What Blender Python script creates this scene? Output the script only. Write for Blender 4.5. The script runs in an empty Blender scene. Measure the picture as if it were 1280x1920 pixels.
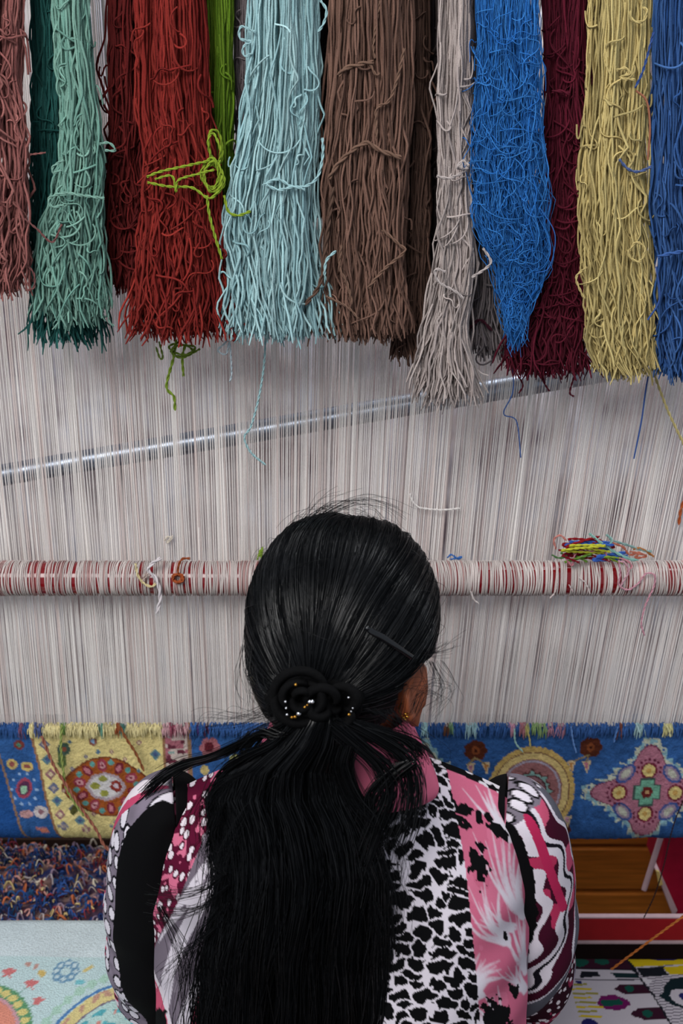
import bpy, bmesh, math, random
import numpy as np
from mathutils import Vector

# ------------------------------------------------------------------ camera, world, lights, exposure
random.seed(5)
rng = np.random.default_rng(7)
SC = bpy.context.scene
COL = SC.collection
F_PX, TILT, CAM_Z = 2200.0, math.radians(18.0), 1.55
CT, ST = math.cos(TILT), math.sin(TILT)

cam_d = bpy.data.cameras.new('camera')
cam_d.sensor_fit = 'VERTICAL'
cam_d.sensor_height = 36.0
cam_d.sensor_width = 24.0
cam_d.lens = F_PX / 1920.0 * 36.0
cam_d.clip_start = 0.02
cam_d.dof.use_dof = True
cam_d.dof.focus_distance = 1.25
cam_d.dof.aperture_fstop = 7.5
cam = bpy.data.objects.new('camera', cam_d)
cam.location = (0, 0, CAM_Z)
cam.rotation_euler = (math.pi / 2 - TILT, 0, 0)
COL.objects.link(cam)
SC.camera = cam

world = bpy.data.worlds.new('daylight')
SC.world = world
world.use_nodes = True
bg = world.node_tree.nodes['Background']
bg.inputs[0].default_value = (0.80, 0.88, 1.0, 1)
bg.inputs[1].default_value = 0.42

def area(name, loc, target, size, power, color):
    l = bpy.data.lights.new(name, 'AREA')
    l.shape = 'RECTANGLE'
    l.size, l.size_y = size
    l.energy = power
    l.color = color
    o = bpy.data.objects.new(name, l)
    o.location = loc
    d = Vector(target) - Vector(loc)
    o.rotation_euler = d.to_track_quat('-Z', 'Y').to_euler()
    COL.objects.link(o)
    return o
area('window_light', (-0.9, -0.75, 2.75), (0.0, 1.35, 1.0), (1.6, 1.2), 66, (1.0, 0.98, 0.96))
area('rear_fill_light', (0.3, 2.05, 2.7), (0.0, 1.9, 0.9), (2.2, 0.5), 44, (0.95, 0.97, 1.0))  # added unseen fill lamp: brightens the wall behind the warp, glints on the bar

SC.view_settings.view_transform = 'Standard'
SC.view_settings.look = 'None'
SC.view_settings.gamma = 1.0
SC.view_settings.use_curve_mapping = False
SC.view_settings.exposure = 0.0

# ------------------------------------------------------------------ helpers
def lin(c):
    c = np.asarray(c, float) / 255.0
    return np.where(c <= 0.04045, c / 12.92, ((c + 0.055) / 1.055) ** 2.4)

def P(px, py, Y):
    """the point of the vertical plane at distance Y that the photograph shows at (px, py)"""
    dx = (np.asarray(px, float) - 640.0) / F_PX
    dy = (960.0 - np.asarray(py, float)) / F_PX
    fy = CT + dy * ST
    fz = -ST + dy * CT
    s = np.asarray(Y, float) / fy
    return np.stack(np.broadcast_arrays(dx * s, s * fy, CAM_Z + fz * s), -1)

def empty(name, loc, parent=None):
    o = bpy.data.objects.new(name, None)
    o.empty_display_size = 0.03
    o.location = loc
    if parent is not None:
        o.parent = parent
        o.location = Vector(loc) - wloc(parent)
    COL.objects.link(o)
    return o

def wloc(o):
    v = Vector(o.location)
    while o.parent is not None:
        o = o.parent
        v = v + Vector(o.location)
    return v

def tag(o, label=None, cat=None, group=None, kind=None):
    if label: o['label'] = label
    if cat: o['category'] = cat
    if group: o['group'] = group
    if kind: o['kind'] = kind
    return o

def attach(o, parent):
    if parent is not None:
        o.parent = parent
        o.location = -wloc(parent)
    COL.objects.link(o)
    return o

def mk(name, V, F, mat, parent=None, C=None, smooth=True):
    """V (n,3), F list of index arrays (k,3) or (k,4); C per-vertex linear colours"""
    V = np.asarray(V, np.float32)
    if not isinstance(F, (list, tuple)):
        F = [F]
    F = [np.asarray(f, np.int32) for f in F if len(f)]
    me = bpy.data.meshes.new(name)
    me.vertices.add(len(V))
    me.vertices.foreach_set('co', V.ravel())
    loops = np.concatenate([f.ravel() for f in F])
    tot = np.concatenate([np.full(len(f), f.shape[1], np.int32) for f in F])
    start = np.concatenate([[0], np.cumsum(tot)[:-1]]).astype(np.int32)
    me.loops.add(len(loops))
    me.loops.foreach_set('vertex_index', loops)
    me.polygons.add(len(tot))
    me.polygons.foreach_set('loop_start', start)
    me.polygons.foreach_set('use_smooth', np.full(len(tot), smooth, bool))
    me.update(calc_edges=True)
    me.validate()
    if C is not None:
        C = np.asarray(C, np.float32)
        if C.ndim == 1:
            C = np.broadcast_to(C, (len(V), 3))
        a = me.color_attributes.new('col', 'FLOAT_COLOR', 'POINT')
        a.data.foreach_set('color', np.concatenate([C, np.ones((len(C), 1), np.float32)], 1).ravel())
    me.materials.append(mat)
    o = bpy.data.objects.new(name, me)
    return attach(o, parent)

class Bag:
    """collects pieces of ONE mesh"""
    def __init__(s): s.V, s.Q, s.T, s.C, s.n = [], [], [], [], 0
    def add(s, V, F, C=None):
        V = np.asarray(V, float).reshape(-1, 3)
        F = np.asarray(F, int)
        (s.Q if F.shape[1] == 4 else s.T).append(F + s.n)
        s.V.append(V)
        if C is None: C = np.ones((len(V), 3)) * 0.5
        C = np.asarray(C, float)
        s.C.append(np.broadcast_to(C, (len(V), 3)))
        s.n += len(V)
        return s
    def build(s, name, mat, parent=None, smooth=True):
        F = []
        if s.Q: F.append(np.concatenate(s.Q))
        if s.T: F.append(np.concatenate(s.T))
        return mk(name, np.concatenate(s.V), F, mat, parent, np.concatenate(s.C), smooth)

def unit(v):
    return v / (np.linalg.norm(v, axis=-1, keepdims=True) + 1e-12)

def tubes(paths, rad, sides=4, cols=None):
    """paths (N,M,3) -> one set of tubes, parallel-transported frames"""
    Pn = np.asarray(paths, float)
    if Pn.ndim == 2: Pn = Pn[None]
    N, M, _ = Pn.shape
    T = unit(np.gradient(Pn, axis=1))
    R = np.asarray(rad, float)
    if R.ndim == 0: R = np.full((N, M), float(R))
    elif R.ndim == 1: R = np.repeat(R[:, None], M, 1) if len(R) == N else np.repeat(R[None], N, 0)
    ref = np.where(np.abs(T[:, 0, 1:2]) > 0.8, np.array([[1.0, 0, 0]]), np.array([[0, 1.0, 0]]))
    n = unit(np.cross(T[:, 0], ref))
    ns = np.empty_like(Pn)
    ns[:, 0] = n
    for k in range(1, M):
        n = n - T[:, k] * np.sum(n * T[:, k], -1, keepdims=True)
        n = unit(n)
        ns[:, k] = n
    bs = np.cross(T, ns)
    a = np.arange(sides) * 2 * math.pi / sides + 0.4
    V = Pn[:, :, None, :] + R[:, :, None, None] * (np.cos(a)[None, None, :, None] * ns[:, :, None, :] + np.sin(a)[None, None, :, None] * bs[:, :, None, :])
    idx = np.arange(N * M * sides).reshape(N, M, sides)
    nx = np.roll(idx, -1, axis=2)
    Q = np.stack([idx[:, :-1], nx[:, :-1], nx[:, 1:], idx[:, 1:]], -1).reshape(-1, 4)
    C = None
    if cols is not None:
        cols = np.asarray(cols, float)
        if cols.ndim == 1: cols = np.broadcast_to(cols, (N, M, 3))
        elif cols.ndim == 2: cols = np.broadcast_to(cols[:, None, :], (N, M, 3))
        C = np.repeat(cols[:, :, None, :], sides, 2).reshape(-1, 3)
    return V.reshape(-1, 3), Q, C

def spline(pts, n):
    """Catmull-Rom through pts (k,d), n samples"""
    p = np.asarray(pts, float)
    p = np.concatenate([2 * p[:1] - p[1:2], p, 2 * p[-1:] - p[-2:-1]])
    k = len(p) - 3
    t = np.linspace(0, k - 1e-6, n)
    i = t.astype(int)
    f = (t - i)[:, None]
    a, b, c, d = p[i], p[i + 1], p[i + 2], p[i + 3]
    return 0.5 * ((2 * b) + (c - a) * f + (2 * a - 5 * b + 4 * c - d) * f ** 2 + (3 * b - a - 3 * c + d) * f ** 3)

def gridq(h, w, wrap=False):
    idx = np.arange(h * w).reshape(h, w)
    if wrap:
        nx = np.roll(idx, -1, 1)
        return np.stack([idx[:-1], nx[:-1], nx[1:], idx[1:]], -1).reshape(-1, 4)
    return np.stack([idx[:-1, :-1], idx[:-1, 1:], idx[1:, 1:], idx[1:, :-1]], -1).reshape(-1, 4)

def ellipsoid(c, r, R=None, h=16, w=24):
    th = np.linspace(0.0, math.pi, h)[:, None]
    ph = np.arange(w)[None] * 2 * math.pi / w
    V = np.stack(np.broadcast_arrays(np.sin(th) * np.cos(ph), np.sin(th) * np.sin(ph), np.cos(th)), -1).reshape(-1, 3) * np.asarray(r, float)
    if R is not None: V = V @ np.asarray(R).T
    return V + np.asarray(c, float), gridq(h, w, True)[:, ::-1]

BOXF = np.array([[0, 2, 3, 1], [4, 5, 7, 6], [0, 1, 5, 4], [2, 6, 7, 3], [0, 4, 6, 2], [1, 3, 7, 5]])
def box(x0, x1, y0, y1, z0, z1):
    V = np.array([[x, y, z] for x in (x0, x1) for y in (y0, y1) for z in (z0, z1)], float)
    return V, BOXF

def bevel(o, w=0.003, seg=2):
    m = o.modifiers.new('bevel', 'BEVEL'); m.width = w; m.segments = seg; m.limit_method = 'ANGLE'
    return o

def boxobj(name, b, mat, parent=None, bw=0.003):
    V, F = box(*b)
    return bevel(mk(name, V, F, mat, parent, smooth=False), bw)

# value noise
def _hash(ix, iy, seed):
    h = (ix.astype(np.int64) * 374761393 + iy.astype(np.int64) * 668265263 + seed * 1274126177) & 0xFFFFFFFF
    h = ((h ^ (h >> 13)) * 1274126177) & 0xFFFFFFFF
    return ((h ^ (h >> 16)) & 0xFFFFFF) / float(0xFFFFFF)
def noise(x, y, s=1.0, seed=0):
    x = np.asarray(x, float) / s; y = np.asarray(y, float) / s
    ix, iy = np.floor(x), np.floor(y)
    fx, fy = x - ix, y - iy
    fx = fx * fx * (3 - 2 * fx); fy = fy * fy * (3 - 2 * fy)
    a = _hash(ix, iy, seed); b = _hash(ix + 1, iy, seed); c = _hash(ix, iy + 1, seed); d = _hash(ix + 1, iy + 1, seed)
    return (a * (1 - fx) + b * fx) * (1 - fy) + (c * (1 - fx) + d * fx) * fy
def voronoi(x, y, sx, sy, seed=0, jit=0.8):
    """F1, F2 (in cell units) and a per-cell random"""
    x = np.asarray(x, float) / sx; y = np.asarray(y, float) / sy
    ix, iy = np.floor(x), np.floor(y)
    f1 = np.full(x.shape, 9.0); f2 = np.full(x.shape, 9.0); rid = np.zeros(x.shape)
    for ox in (-1, 0, 1):
        for oy in (-1, 0, 1):
            cx, cy = ix + ox, iy + oy
            px = cx + 0.5 + jit * (_hash(cx, cy, seed) - 0.5)
            py = cy + 0.5 + jit * (_hash(cx, cy, seed + 7) - 0.5)
            d = np.hypot(x - px, y - py)
            near = d < f1
            f2 = np.where(near, f1, np.minimum(f2, d))
            rid = np.where(near, _hash(cx, cy, seed + 13), rid)
            f1 = np.where(near, d, f1)
    return f1, f2, rid

class Paint:
    """draws flat shapes (dyed or woven pattern) on a surface with its own coordinates x, y"""
    def __init__(s, x, y, base):
        s.x, s.y = np.asarray(x, float), np.asarray(y, float)
        s.c = np.zeros(s.x.shape + (3,)) + lin(base)
    def put(s, m, col):
        s.c[m] = lin(col); return m
    def ell(s, cx, cy, rx, ry, col, rot=0.0, clip=None):
        c, sn = math.cos(rot), math.sin(rot)
        dx, dy = s.x - cx, s.y - cy
        m = ((dx * c + dy * sn) / rx) ** 2 + ((-dx * sn + dy * c) / ry) ** 2 < 1
        if clip is not None: m &= clip
        return s.put(m, col)
    def inpoly(s, pts):
        m = np.zeros(s.x.shape, bool)
        n = len(pts)
        for i in range(n):
            (x0, y0), (x1, y1) = pts[i], pts[(i + 1) % n]
            if y0 == y1: continue
            t = ((y0 > s.y) != (y1 > s.y)) & (s.x < (x1 - x0) * (s.y - y0) / (y1 - y0) + x0)
            m ^= t
        return m
    def poly(s, pts, col, clip=None):
        m = s.inpoly(pts)
        if clip is not None: m &= clip
        return s.put(m, col)
    def dist(s, pts):
        d = np.full(s.x.shape, 1e9); tt = np.zeros(s.x.shape); n = len(pts) - 1
        for i in range(n):
            ax, ay = pts[i]; bx, by = pts[i + 1]
            L2 = (bx - ax) ** 2 + (by - ay) ** 2 + 1e-9
            t = np.clip(((s.x - ax) * (bx - ax) + (s.y - ay) * (by - ay)) / L2, 0, 1)
            q = np.hypot(s.x - ax - t * (bx - ax), s.y - ay - t * (by - ay))
            near = q < d
            tt = np.where(near, (i + t) / n, tt); d = np.minimum(d, q)
        return d, tt
    def brush(s, pts, w, col, taper=0.9, clip=None, feather=3.0, seed=1, strength=0.95):
        pts = spline(pts, 4 * len(pts))
        d, t = s.dist(pts)
        al = np.clip((w * 0.5 * (1 - taper * t) - d) / feather + 0.5, 0, 1) * (1 - 0.35 * t)
        al = al * strength * np.clip(0.55 + 0.9 * noise(s.x, s.y, 4, seed), 0, 1)
        if clip is not None: al = al * clip
        s.c = s.c * (1 - al[..., None]) + lin(col) * al[..., None]
    def line(s, pts, w, col, taper=0.0, clip=None, curve=True):
        if curve and len(pts) > 2: pts = spline(pts, 4 * len(pts))
        d, t = s.dist(pts)
        m = d < w * 0.5 * (1 - taper * t)
        if clip is not None: m &= clip
        return s.put(m, col)

# ------------------------------------------------------------------ materials
def new_mat(name):
    m = bpy.data.materials.new(name); m.use_nodes = True
    nt = m.node_tree
    return m, nt, nt.nodes['Principled BSDF']

def mat_attr(name, rough=0.9, spec=0.2, nscale=900.0, bump=0.4, var=0.25, sheen=0.0, bdist=0.001):
    m, nt, b = new_mat(name)
    at = nt.nodes.new('ShaderNodeAttribute'); at.attribute_name = 'col'
    tc = nt.nodes.new('ShaderNodeTexCoord')
    nz = nt.nodes.new('ShaderNodeTexNoise'); nz.inputs['Scale'].default_value = nscale; nz.inputs['Detail'].default_value = 2
    nt.links.new(tc.outputs['Object'], nz.inputs['Vector'])
    mr = nt.nodes.new('ShaderNodeMapRange')
    mr.inputs['To Min'].default_value = 1 - var; mr.inputs['To Max'].default_value = 1 + var
    nt.links.new(nz.outputs['Fac'], mr.inputs['Value'])
    mx = nt.nodes.new('ShaderNodeVectorMath'); mx.operation = 'SCALE'
    nt.links.new(at.outputs['Color'], mx.inputs[0]); nt.links.new(mr.outputs['Result'], mx.inputs['Scale'])
    nt.links.new(mx.outputs['Vector'], b.inputs['Base Color'])
    bp = nt.nodes.new('ShaderNodeBump'); bp.inputs['Strength'].default_value = bump; bp.inputs['Distance'].default_value = bdist
    nt.links.new(nz.outputs['Fac'], bp.inputs['Height']); nt.links.new(bp.outputs['Normal'], b.inputs['Normal'])
    b.inputs['Roughness'].default_value = rough
    b.inputs['Specular IOR Level'].default_value = spec
    b.inputs['Sheen Weight'].default_value = sheen
    return m

def mat_plain(name, col, rough=0.5, spec=0.5, metal=0.0, nscale=60.0, var=0.12, stretch=(1, 1, 1), bump=0.0, coat=0.0):
    m, nt, b = new_mat(name)
    tc = nt.nodes.new('ShaderNodeTexCoord')
    mp = nt.nodes.new('ShaderNodeMapping'); mp.inputs['Scale'].default_value = stretch
    nz = nt.nodes.new('ShaderNodeTexNoise'); nz.inputs['Scale'].default_value = nscale; nz.inputs['Detail'].default_value = 4
    nt.links.new(tc.outputs['Object'], mp.inputs['Vector']); nt.links.new(mp.outputs['Vector'], nz.inputs['Vector'])
    rp = nt.nodes.new('ShaderNodeValToRGB')
    c = lin(col)
    rp.color_ramp.elements[0].position = 0.3; rp.color_ramp.elements[1].position = 0.7
    rp.color_ramp.elements[0].color = (*(c * (1 - var)), 1); rp.color_ramp.elements[1].color = (*np.minimum(c * (1 + var), 1), 1)
    nt.links.new(nz.outputs['Fac'], rp.inputs['Fac']); nt.links.new(rp.outputs['Color'], b.inputs['Base Color'])
    b.inputs['Roughness'].default_value = rough; b.inputs['Specular IOR Level'].default_value = spec; b.inputs['Metallic'].default_value = metal
    b.inputs['Coat Weight'].default_value = coat
    if bump:
        bp = nt.nodes.new('ShaderNodeBump'); bp.inputs['Strength'].default_value = bump; bp.inputs['Distance'].default_value = 0.002
        nt.links.new(nz.outputs['Fac'], bp.inputs['Height']); nt.links.new(bp.outputs['Normal'], b.inputs['Normal'])
    return m

M_YARN = mat_attr('wool_yarn', 0.88, 0.18, 1100, 0.6, 0.3, 0.0)
M_WARP = mat_attr('cotton_warp', 0.85, 0.2, 500, 0.3, 0.12)
M_PILE = mat_attr('carpet_pile', 0.95, 0.1, 420, 0.8, 0.3, 0.0, 0.002)
M_CLOTH = mat_attr('printed_velour', 0.85, 0.10, 1500, 0.25, 0.12, 0.0, 0.0006)
M_HAIR = mat_plain('black_hair', (13, 14, 16), 0.40, 0.45, var=0.3, nscale=40)
def hair_variation(m):
    nt = m.node_tree; b = nt.nodes['Principled BSDF']
    gi = nt.nodes.new('ShaderNodeNewGeometry')
    for sock, lo, hi in (('Roughness', 0.24, 0.44), ('Specular IOR Level', 0.62, 0.02)):
        mr = nt.nodes.new('ShaderNodeMapRange'); mr.inputs['From Max'].default_value = 0.62; mr.inputs['To Min'].default_value = lo; mr.inputs['To Max'].default_value = hi
        nt.links.new(gi.outputs['Random Per Island'], mr.inputs['Value']); nt.links.new(mr.outputs['Result'], b.inputs[sock])
hair_variation(M_HAIR)
M_SCALP = mat_plain('hair_underlayer', (9, 9, 11), 0.7, 0.15, var=0.2, nscale=40)
M_SKIN = mat_plain('skin', (150, 82, 52), 0.5, 0.4, var=0.1, nscale=30)
M_WOOD = mat_plain('varnished_wood', (206, 122, 46), 0.4, 0.4, nscale=10, var=0.25, stretch=(1, 6, 14))
M_DARKWOOD = mat_plain('dark_wood', (58, 40, 30), 0.6, 0.3, nscale=10, var=0.3, stretch=(1, 6, 14))
M_REDPAINT = mat_plain('red_paint', (168, 32, 38), 0.35, 0.5, var=0.08)
M_CRIMSON = mat_plain('crimson_paint', (165, 22, 52), 0.5, 0.3, var=0.1)
M_PALEPAINT = mat_plain('pale_paint', (205, 175, 180), 0.5, 0.4, var=0.08)
M_RODRED = mat_plain('lacquer_red', (120, 12, 20), 0.12, 0.6, var=0.05)
M_STEEL = mat_plain('steel', (150, 158, 172), 0.34, 0.5, metal=1.0, var=0.05)
M_GOLD = mat_plain('gold', (190, 140, 60), 0.25, 0.5, metal=1.0, var=0.05)
M_SILVER = mat_plain('silver_bead', (215, 215, 220), 0.15, 0.5, metal=1.0, var=0.05)
M_BLACKGLOSS = mat_plain('black_plastic', (11, 12, 15), 0.16, 0.6, var=0.05)
M_VELVET = mat_plain('black_velvet', (6, 6, 7), 0.9, 0.1, var=0.3, nscale=300, bump=0.3)
M_VELVET.node_tree.nodes['Principled BSDF'].inputs['Sheen Weight'].default_value = 0.0
M_FLOOR = mat_plain('dark_floor', (70, 55, 48), 0.6, 0.3, var=0.2, nscale=8)
M_EYE = mat_plain('eye_white', (225, 220, 215), 0.2, 0.5, var=0.02)
M_IRIS = mat_plain('iris_brown', (40, 22, 14), 0.2, 0.5, var=0.05)
# ------------------------------------------------------------------ structure
def wall_material():
    m, nt, b = new_mat('mottled_plaster')
    tc = nt.nodes.new('ShaderNodeTexCoord')
    n1 = nt.nodes.new('ShaderNodeTexNoise'); n1.inputs['Scale'].default_value = 7; n1.inputs['Detail'].default_value = 3
    n2 = nt.nodes.new('ShaderNodeTexNoise'); n2.inputs['Scale'].default_value = 11; n2.inputs['Detail'].default_value = 2
    nt.links.new(tc.outputs['Object'], n1.inputs['Vector'])
    nt.links.new(tc.outputs['Object'], n2.inputs['Vector'])
    rp = nt.nodes.new('ShaderNodeValToRGB')
    e = rp.color_ramp.elements
    e[0].position = 0.36; e[0].color = (*lin((132, 116, 118)), 1)
    e[1].position = 0.62; e[1].color = (*lin((246, 246, 245)), 1)
    x = e.new(0.47); x.color = (*lin((200, 191, 188)), 1)
    nt.links.new(n1.outputs['Fac'], rp.inputs['Fac'])
    rq = nt.nodes.new('ShaderNodeValToRGB')
    q = rq.color_ramp.elements
    q[0].position = 0.35; q[0].color = (*lin((204, 208, 226)), 1)
    q[1].position = 0.65; q[1].color = (*lin((255, 240, 236)), 1)
    nt.links.new(n2.outputs['Color'], rq.inputs['Fac'])
    mx = nt.nodes.new('ShaderNodeMix'); mx.data_type = 'RGBA'; mx.blend_type = 'MULTIPLY'; mx.inputs['Factor'].default_value = 0.8
    nt.links.new(rp.outputs['Color'], mx.inputs[6]); nt.links.new(rq.outputs['Color'], mx.inputs[7])
    nt.links.new(mx.outputs[2], b.inputs['Base Color'])
    b.inputs['Roughness'].default_value = 0.9
    return m
V, F = box(-2.2, 2.2, 2.3, 2.42, 0.0, 3.0)
tag(mk('wall_back', V, F, wall_material(), smooth=False), kind='structure')
V, F = box(-2.2, 2.2, -1.5, 2.42, -0.08, 0.0)
tag(mk('floor', V, F, M_FLOOR, smooth=False), kind='structure')

# ------------------------------------------------------------------ loom: frame, warp
Y_W = 1.45
FELL_Z = float(P(640, 1357, Y_W)[2])
loom = empty('loom', (0, 1.5, 0))
tag(loom, 'upright carpet loom strung with cream cotton warp threads behind the woman', 'loom')
for sx in (-1, 1):
    boxobj('upright_post', (sx * 0.86 - 0.05, sx * 0.86 + 0.05, 1.44, 1.56, 0, 2.12), M_DARKWOOD, loom, 0.006)
boxobj('top_beam', (-0.95, 0.95, 1.40, 1.52, 2.0, 2.12), M_DARKWOOD, loom, 0.006)

def warp_sheet(name, Y, pitch, rad, lean_k, jit, colr, gap_p, seed, z_top=2.04):
    r = np.random.default_rng(seed)
    xs, x, c = [], -0.66, 0
    while x < 0.66:
        xs.append(x)
        x += pitch * (1 + 0.07 * r.standard_normal())
        if r.random() < gap_p * (1.0 if x < 0.12 else 2.2): x += pitch * r.uniform(0.5, 1.5)
    xs = np.array(xs); n = len(xs)
    z = np.array([FELL_Z - 0.03, FELL_Z + 0.04, 0.93, 1.0, 1.15, 1.32, 1.6, z_top])
    pxf = 640 + xs * 1416
    lean = lean_k * np.clip((pxf - 430) / 600, -0.05, 1.3)
    # neighbouring threads pull together in small bundles above the heddle rod
    bund = np.interp(xs, np.linspace(-0.66, 0.66, 150), r.standard_normal(150)) * 0.0022 * jit
    ind = r.standard_normal(n) * 0.00035 * jit
    pth = np.zeros((n, len(z), 3))
    for k, zz in enumerate(z):
        up = np.clip((zz - 0.93) / 0.12, 0, 1.0)
        pth[:, k, 0] = xs + (zz - FELL_Z) * lean + (bund + ind) * (0.25 + up * 0.9)
        pth[:, k, 1] = Y + r.standard_normal(n) * 0.0012
        pth[:, k, 2] = zz
    v = 1 + 0.06 * r.standard_normal(n)
    cols = lin(colr)[None] * np.clip(v, 0.6, 1.25)[:, None]
    warm = r.random(n)
    cols[warm < 0.18] *= np.array([0.84, 0.76, 0.75])
    rr = np.where(r.random(n) < 0.035, rad * 1.55, rad * r.uniform(0.94, 1.06, n))
    Vv, Q, C = tubes(pth, rr, 5, cols)
    o = mk(name, Vv, Q, M_WARP, loom, C)
    return tag(o, kind='stuff')
warp_sheet('warp_threads', Y_W, 0.00195, 0.00062, 0.088, 1.0, (238, 233, 229), 0.035, 11)
warp_sheet('rear_warp_threads', Y_W + 0.085, 0.00205, 0.00062, 0.080, 1.3, (232, 225, 223), 0.05, 12)

# steel bar lying slantwise behind the warp
a = P(-545, 986, 1.492); b_ = P(1180, 687, 1.492)
pth = np.linspace(a, b_, 12)
bar = empty('slanted_bar', tuple(a))
tag(bar, 'shiny steel bar slanting behind the warp threads', 'bar')
Vv, Q, C = tubes(pth, 0.0145, 20, lin((120, 120, 120)))
mk('tube', Vv, Q, M_STEEL, bar)
for e, q in ((a, 1), (b_, -1)):
    Vv, Q = ellipsoid(e, (0.0155, 0.0155, 0.0155)); mk('end_cap', Vv, Q, M_STEEL, bar)

# ------------------------------------------------------------------ heddle rod wound with thread
Y_R = 1.412
rc = P(640, 1084, Y_R)
rod = empty('heddle_rod', tuple(rc))
tag(rod, 'glossy red heddle rod wound with cream and pink thread across the warp', 'rod')
R_ROD = 0.0212
pth = np.linspace((-0.80, Y_R, rc[2]), (0.80, Y_R, rc[2]), 8)
Vv, Q, _ = tubes(pth, R_ROD, 40)
mk('rod_core', Vv, Q, M_RODRED, rod)
def windings():
    r = np.random.default_rng(21)
    xs, x = [], -0.66
    while x < 0.66:
        px = 640 + x * 1440
        dens = noise(px, 0, 46, 3)
        xs.append(x)
        x += 0.00205 * (1 + 0.1 * r.standard_normal())
        g = r.random()
        if g < 0.095 + 0.08 * (dens > 0.55): x += r.uniform(0.0008, 0.0030) if r.random() < 0.85 else r.uniform(0.003, 0.0052)
    xs = np.array(xs); n = len(xs)
    a = np.linspace(0, 2 * math.pi, 19)
    slant = 0.003 * (noise(640 + xs * 1440, 5, 60, 9) - 0.5)[:, None] * 2
    wob = (r.standard_normal((n, 1)) * 0.0004)
    pth = np.zeros((n, len(a), 3))
    pth[:, :, 0] = xs[:, None] + slant * np.cos(a) + wob * np.sin(a + 1) + 0.0010 * np.sin(2 * a + xs[:, None] * 60) * (r.random((n, 1)) < 0.3)
    rr = R_ROD + 0.0010
    pth[:, :, 1] = Y_R + rr * np.cos(a)
    pth[:, :, 2] = rc[2] + rr * np.sin(a)
    cols = np.zeros((n, 3)) + lin((216, 206, 202))
    t = noise(640 + xs * 1440, 0, 14, 4)
    cols *= (0.80 + 0.3 * t)[:, None]
    left = xs < -0.06
    pk = (r.random(n) < np.where(left, 0.26, 0.07))
    cols[pk] = cols[pk] * np.array([0.84, 0.60, 0.60])
    return tubes(pth, 0.00118, 3, cols)
Vv, Q, C = windings()
tag(mk('thread_winding', Vv, Q, M_WARP, rod, C), kind='stuff')

# ------------------------------------------------------------------ yarn helpers
def yarn_path(pts, Y, n=None):
    """pts: (px, py[, dY]) -> world path on the plane Y"""
    q = np.array([(p[0], p[1], Y + (p[2] if len(p) > 2 else 0.0)) for p in pts], float)
    n = n or max(10, 9 * len(q))
    s = spline(q, n) if len(q) > 2 else q[0] + (q[1] - q[0]) * np.linspace(0, 1, n)[:, None]
    return P(s[:, 0], s[:, 1], s[:, 2])

def yarn_obj(name, pts, Y, r, col, parent=None, plies=2, fuzz=True, n=None):
    c = yarn_path(pts, Y, n)
    L = np.concatenate([[0], np.cumsum(np.linalg.norm(np.diff(c, axis=0), axis=1))])
    if plies == 1:
        Vv, Q, C = tubes(c, r, 6, lin(col))
        return mk(name, Vv, Q, M_YARN, parent, C)
    m = int(min(220, max(16, L[-1] / (r * 1.1))))
    s = np.linspace(0, L[-1], m)
    c = np.stack([np.interp(s, L, c[:, k]) for k in range(3)], -1)
    T = unit(np.gradient(c, axis=0))
    n1 = unit(np.cross(T, np.array([0.13, 1.0, 0.07])))
    n2 = np.cross(T, n1)
    bag = Bag()
    for k in range(plies):
        ph = s / (r * 5.5) * 2 * math.pi / 2 + k * 2 * math.pi / plies
        p = c + 0.55 * r * (np.cos(ph)[:, None] * n1 + np.sin(ph)[:, None] * n2)
        rr = np.full(m, r * 0.62); rr[-1] *= 0.5; rr[0] *= 0.5
        Vv, Q, C = tubes(p, rr[None], 5, lin(col) * (1.0 if k else 0.86))
        bag.add(Vv, Q, C)
    return bag.build(name, M_YARN, parent)

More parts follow.
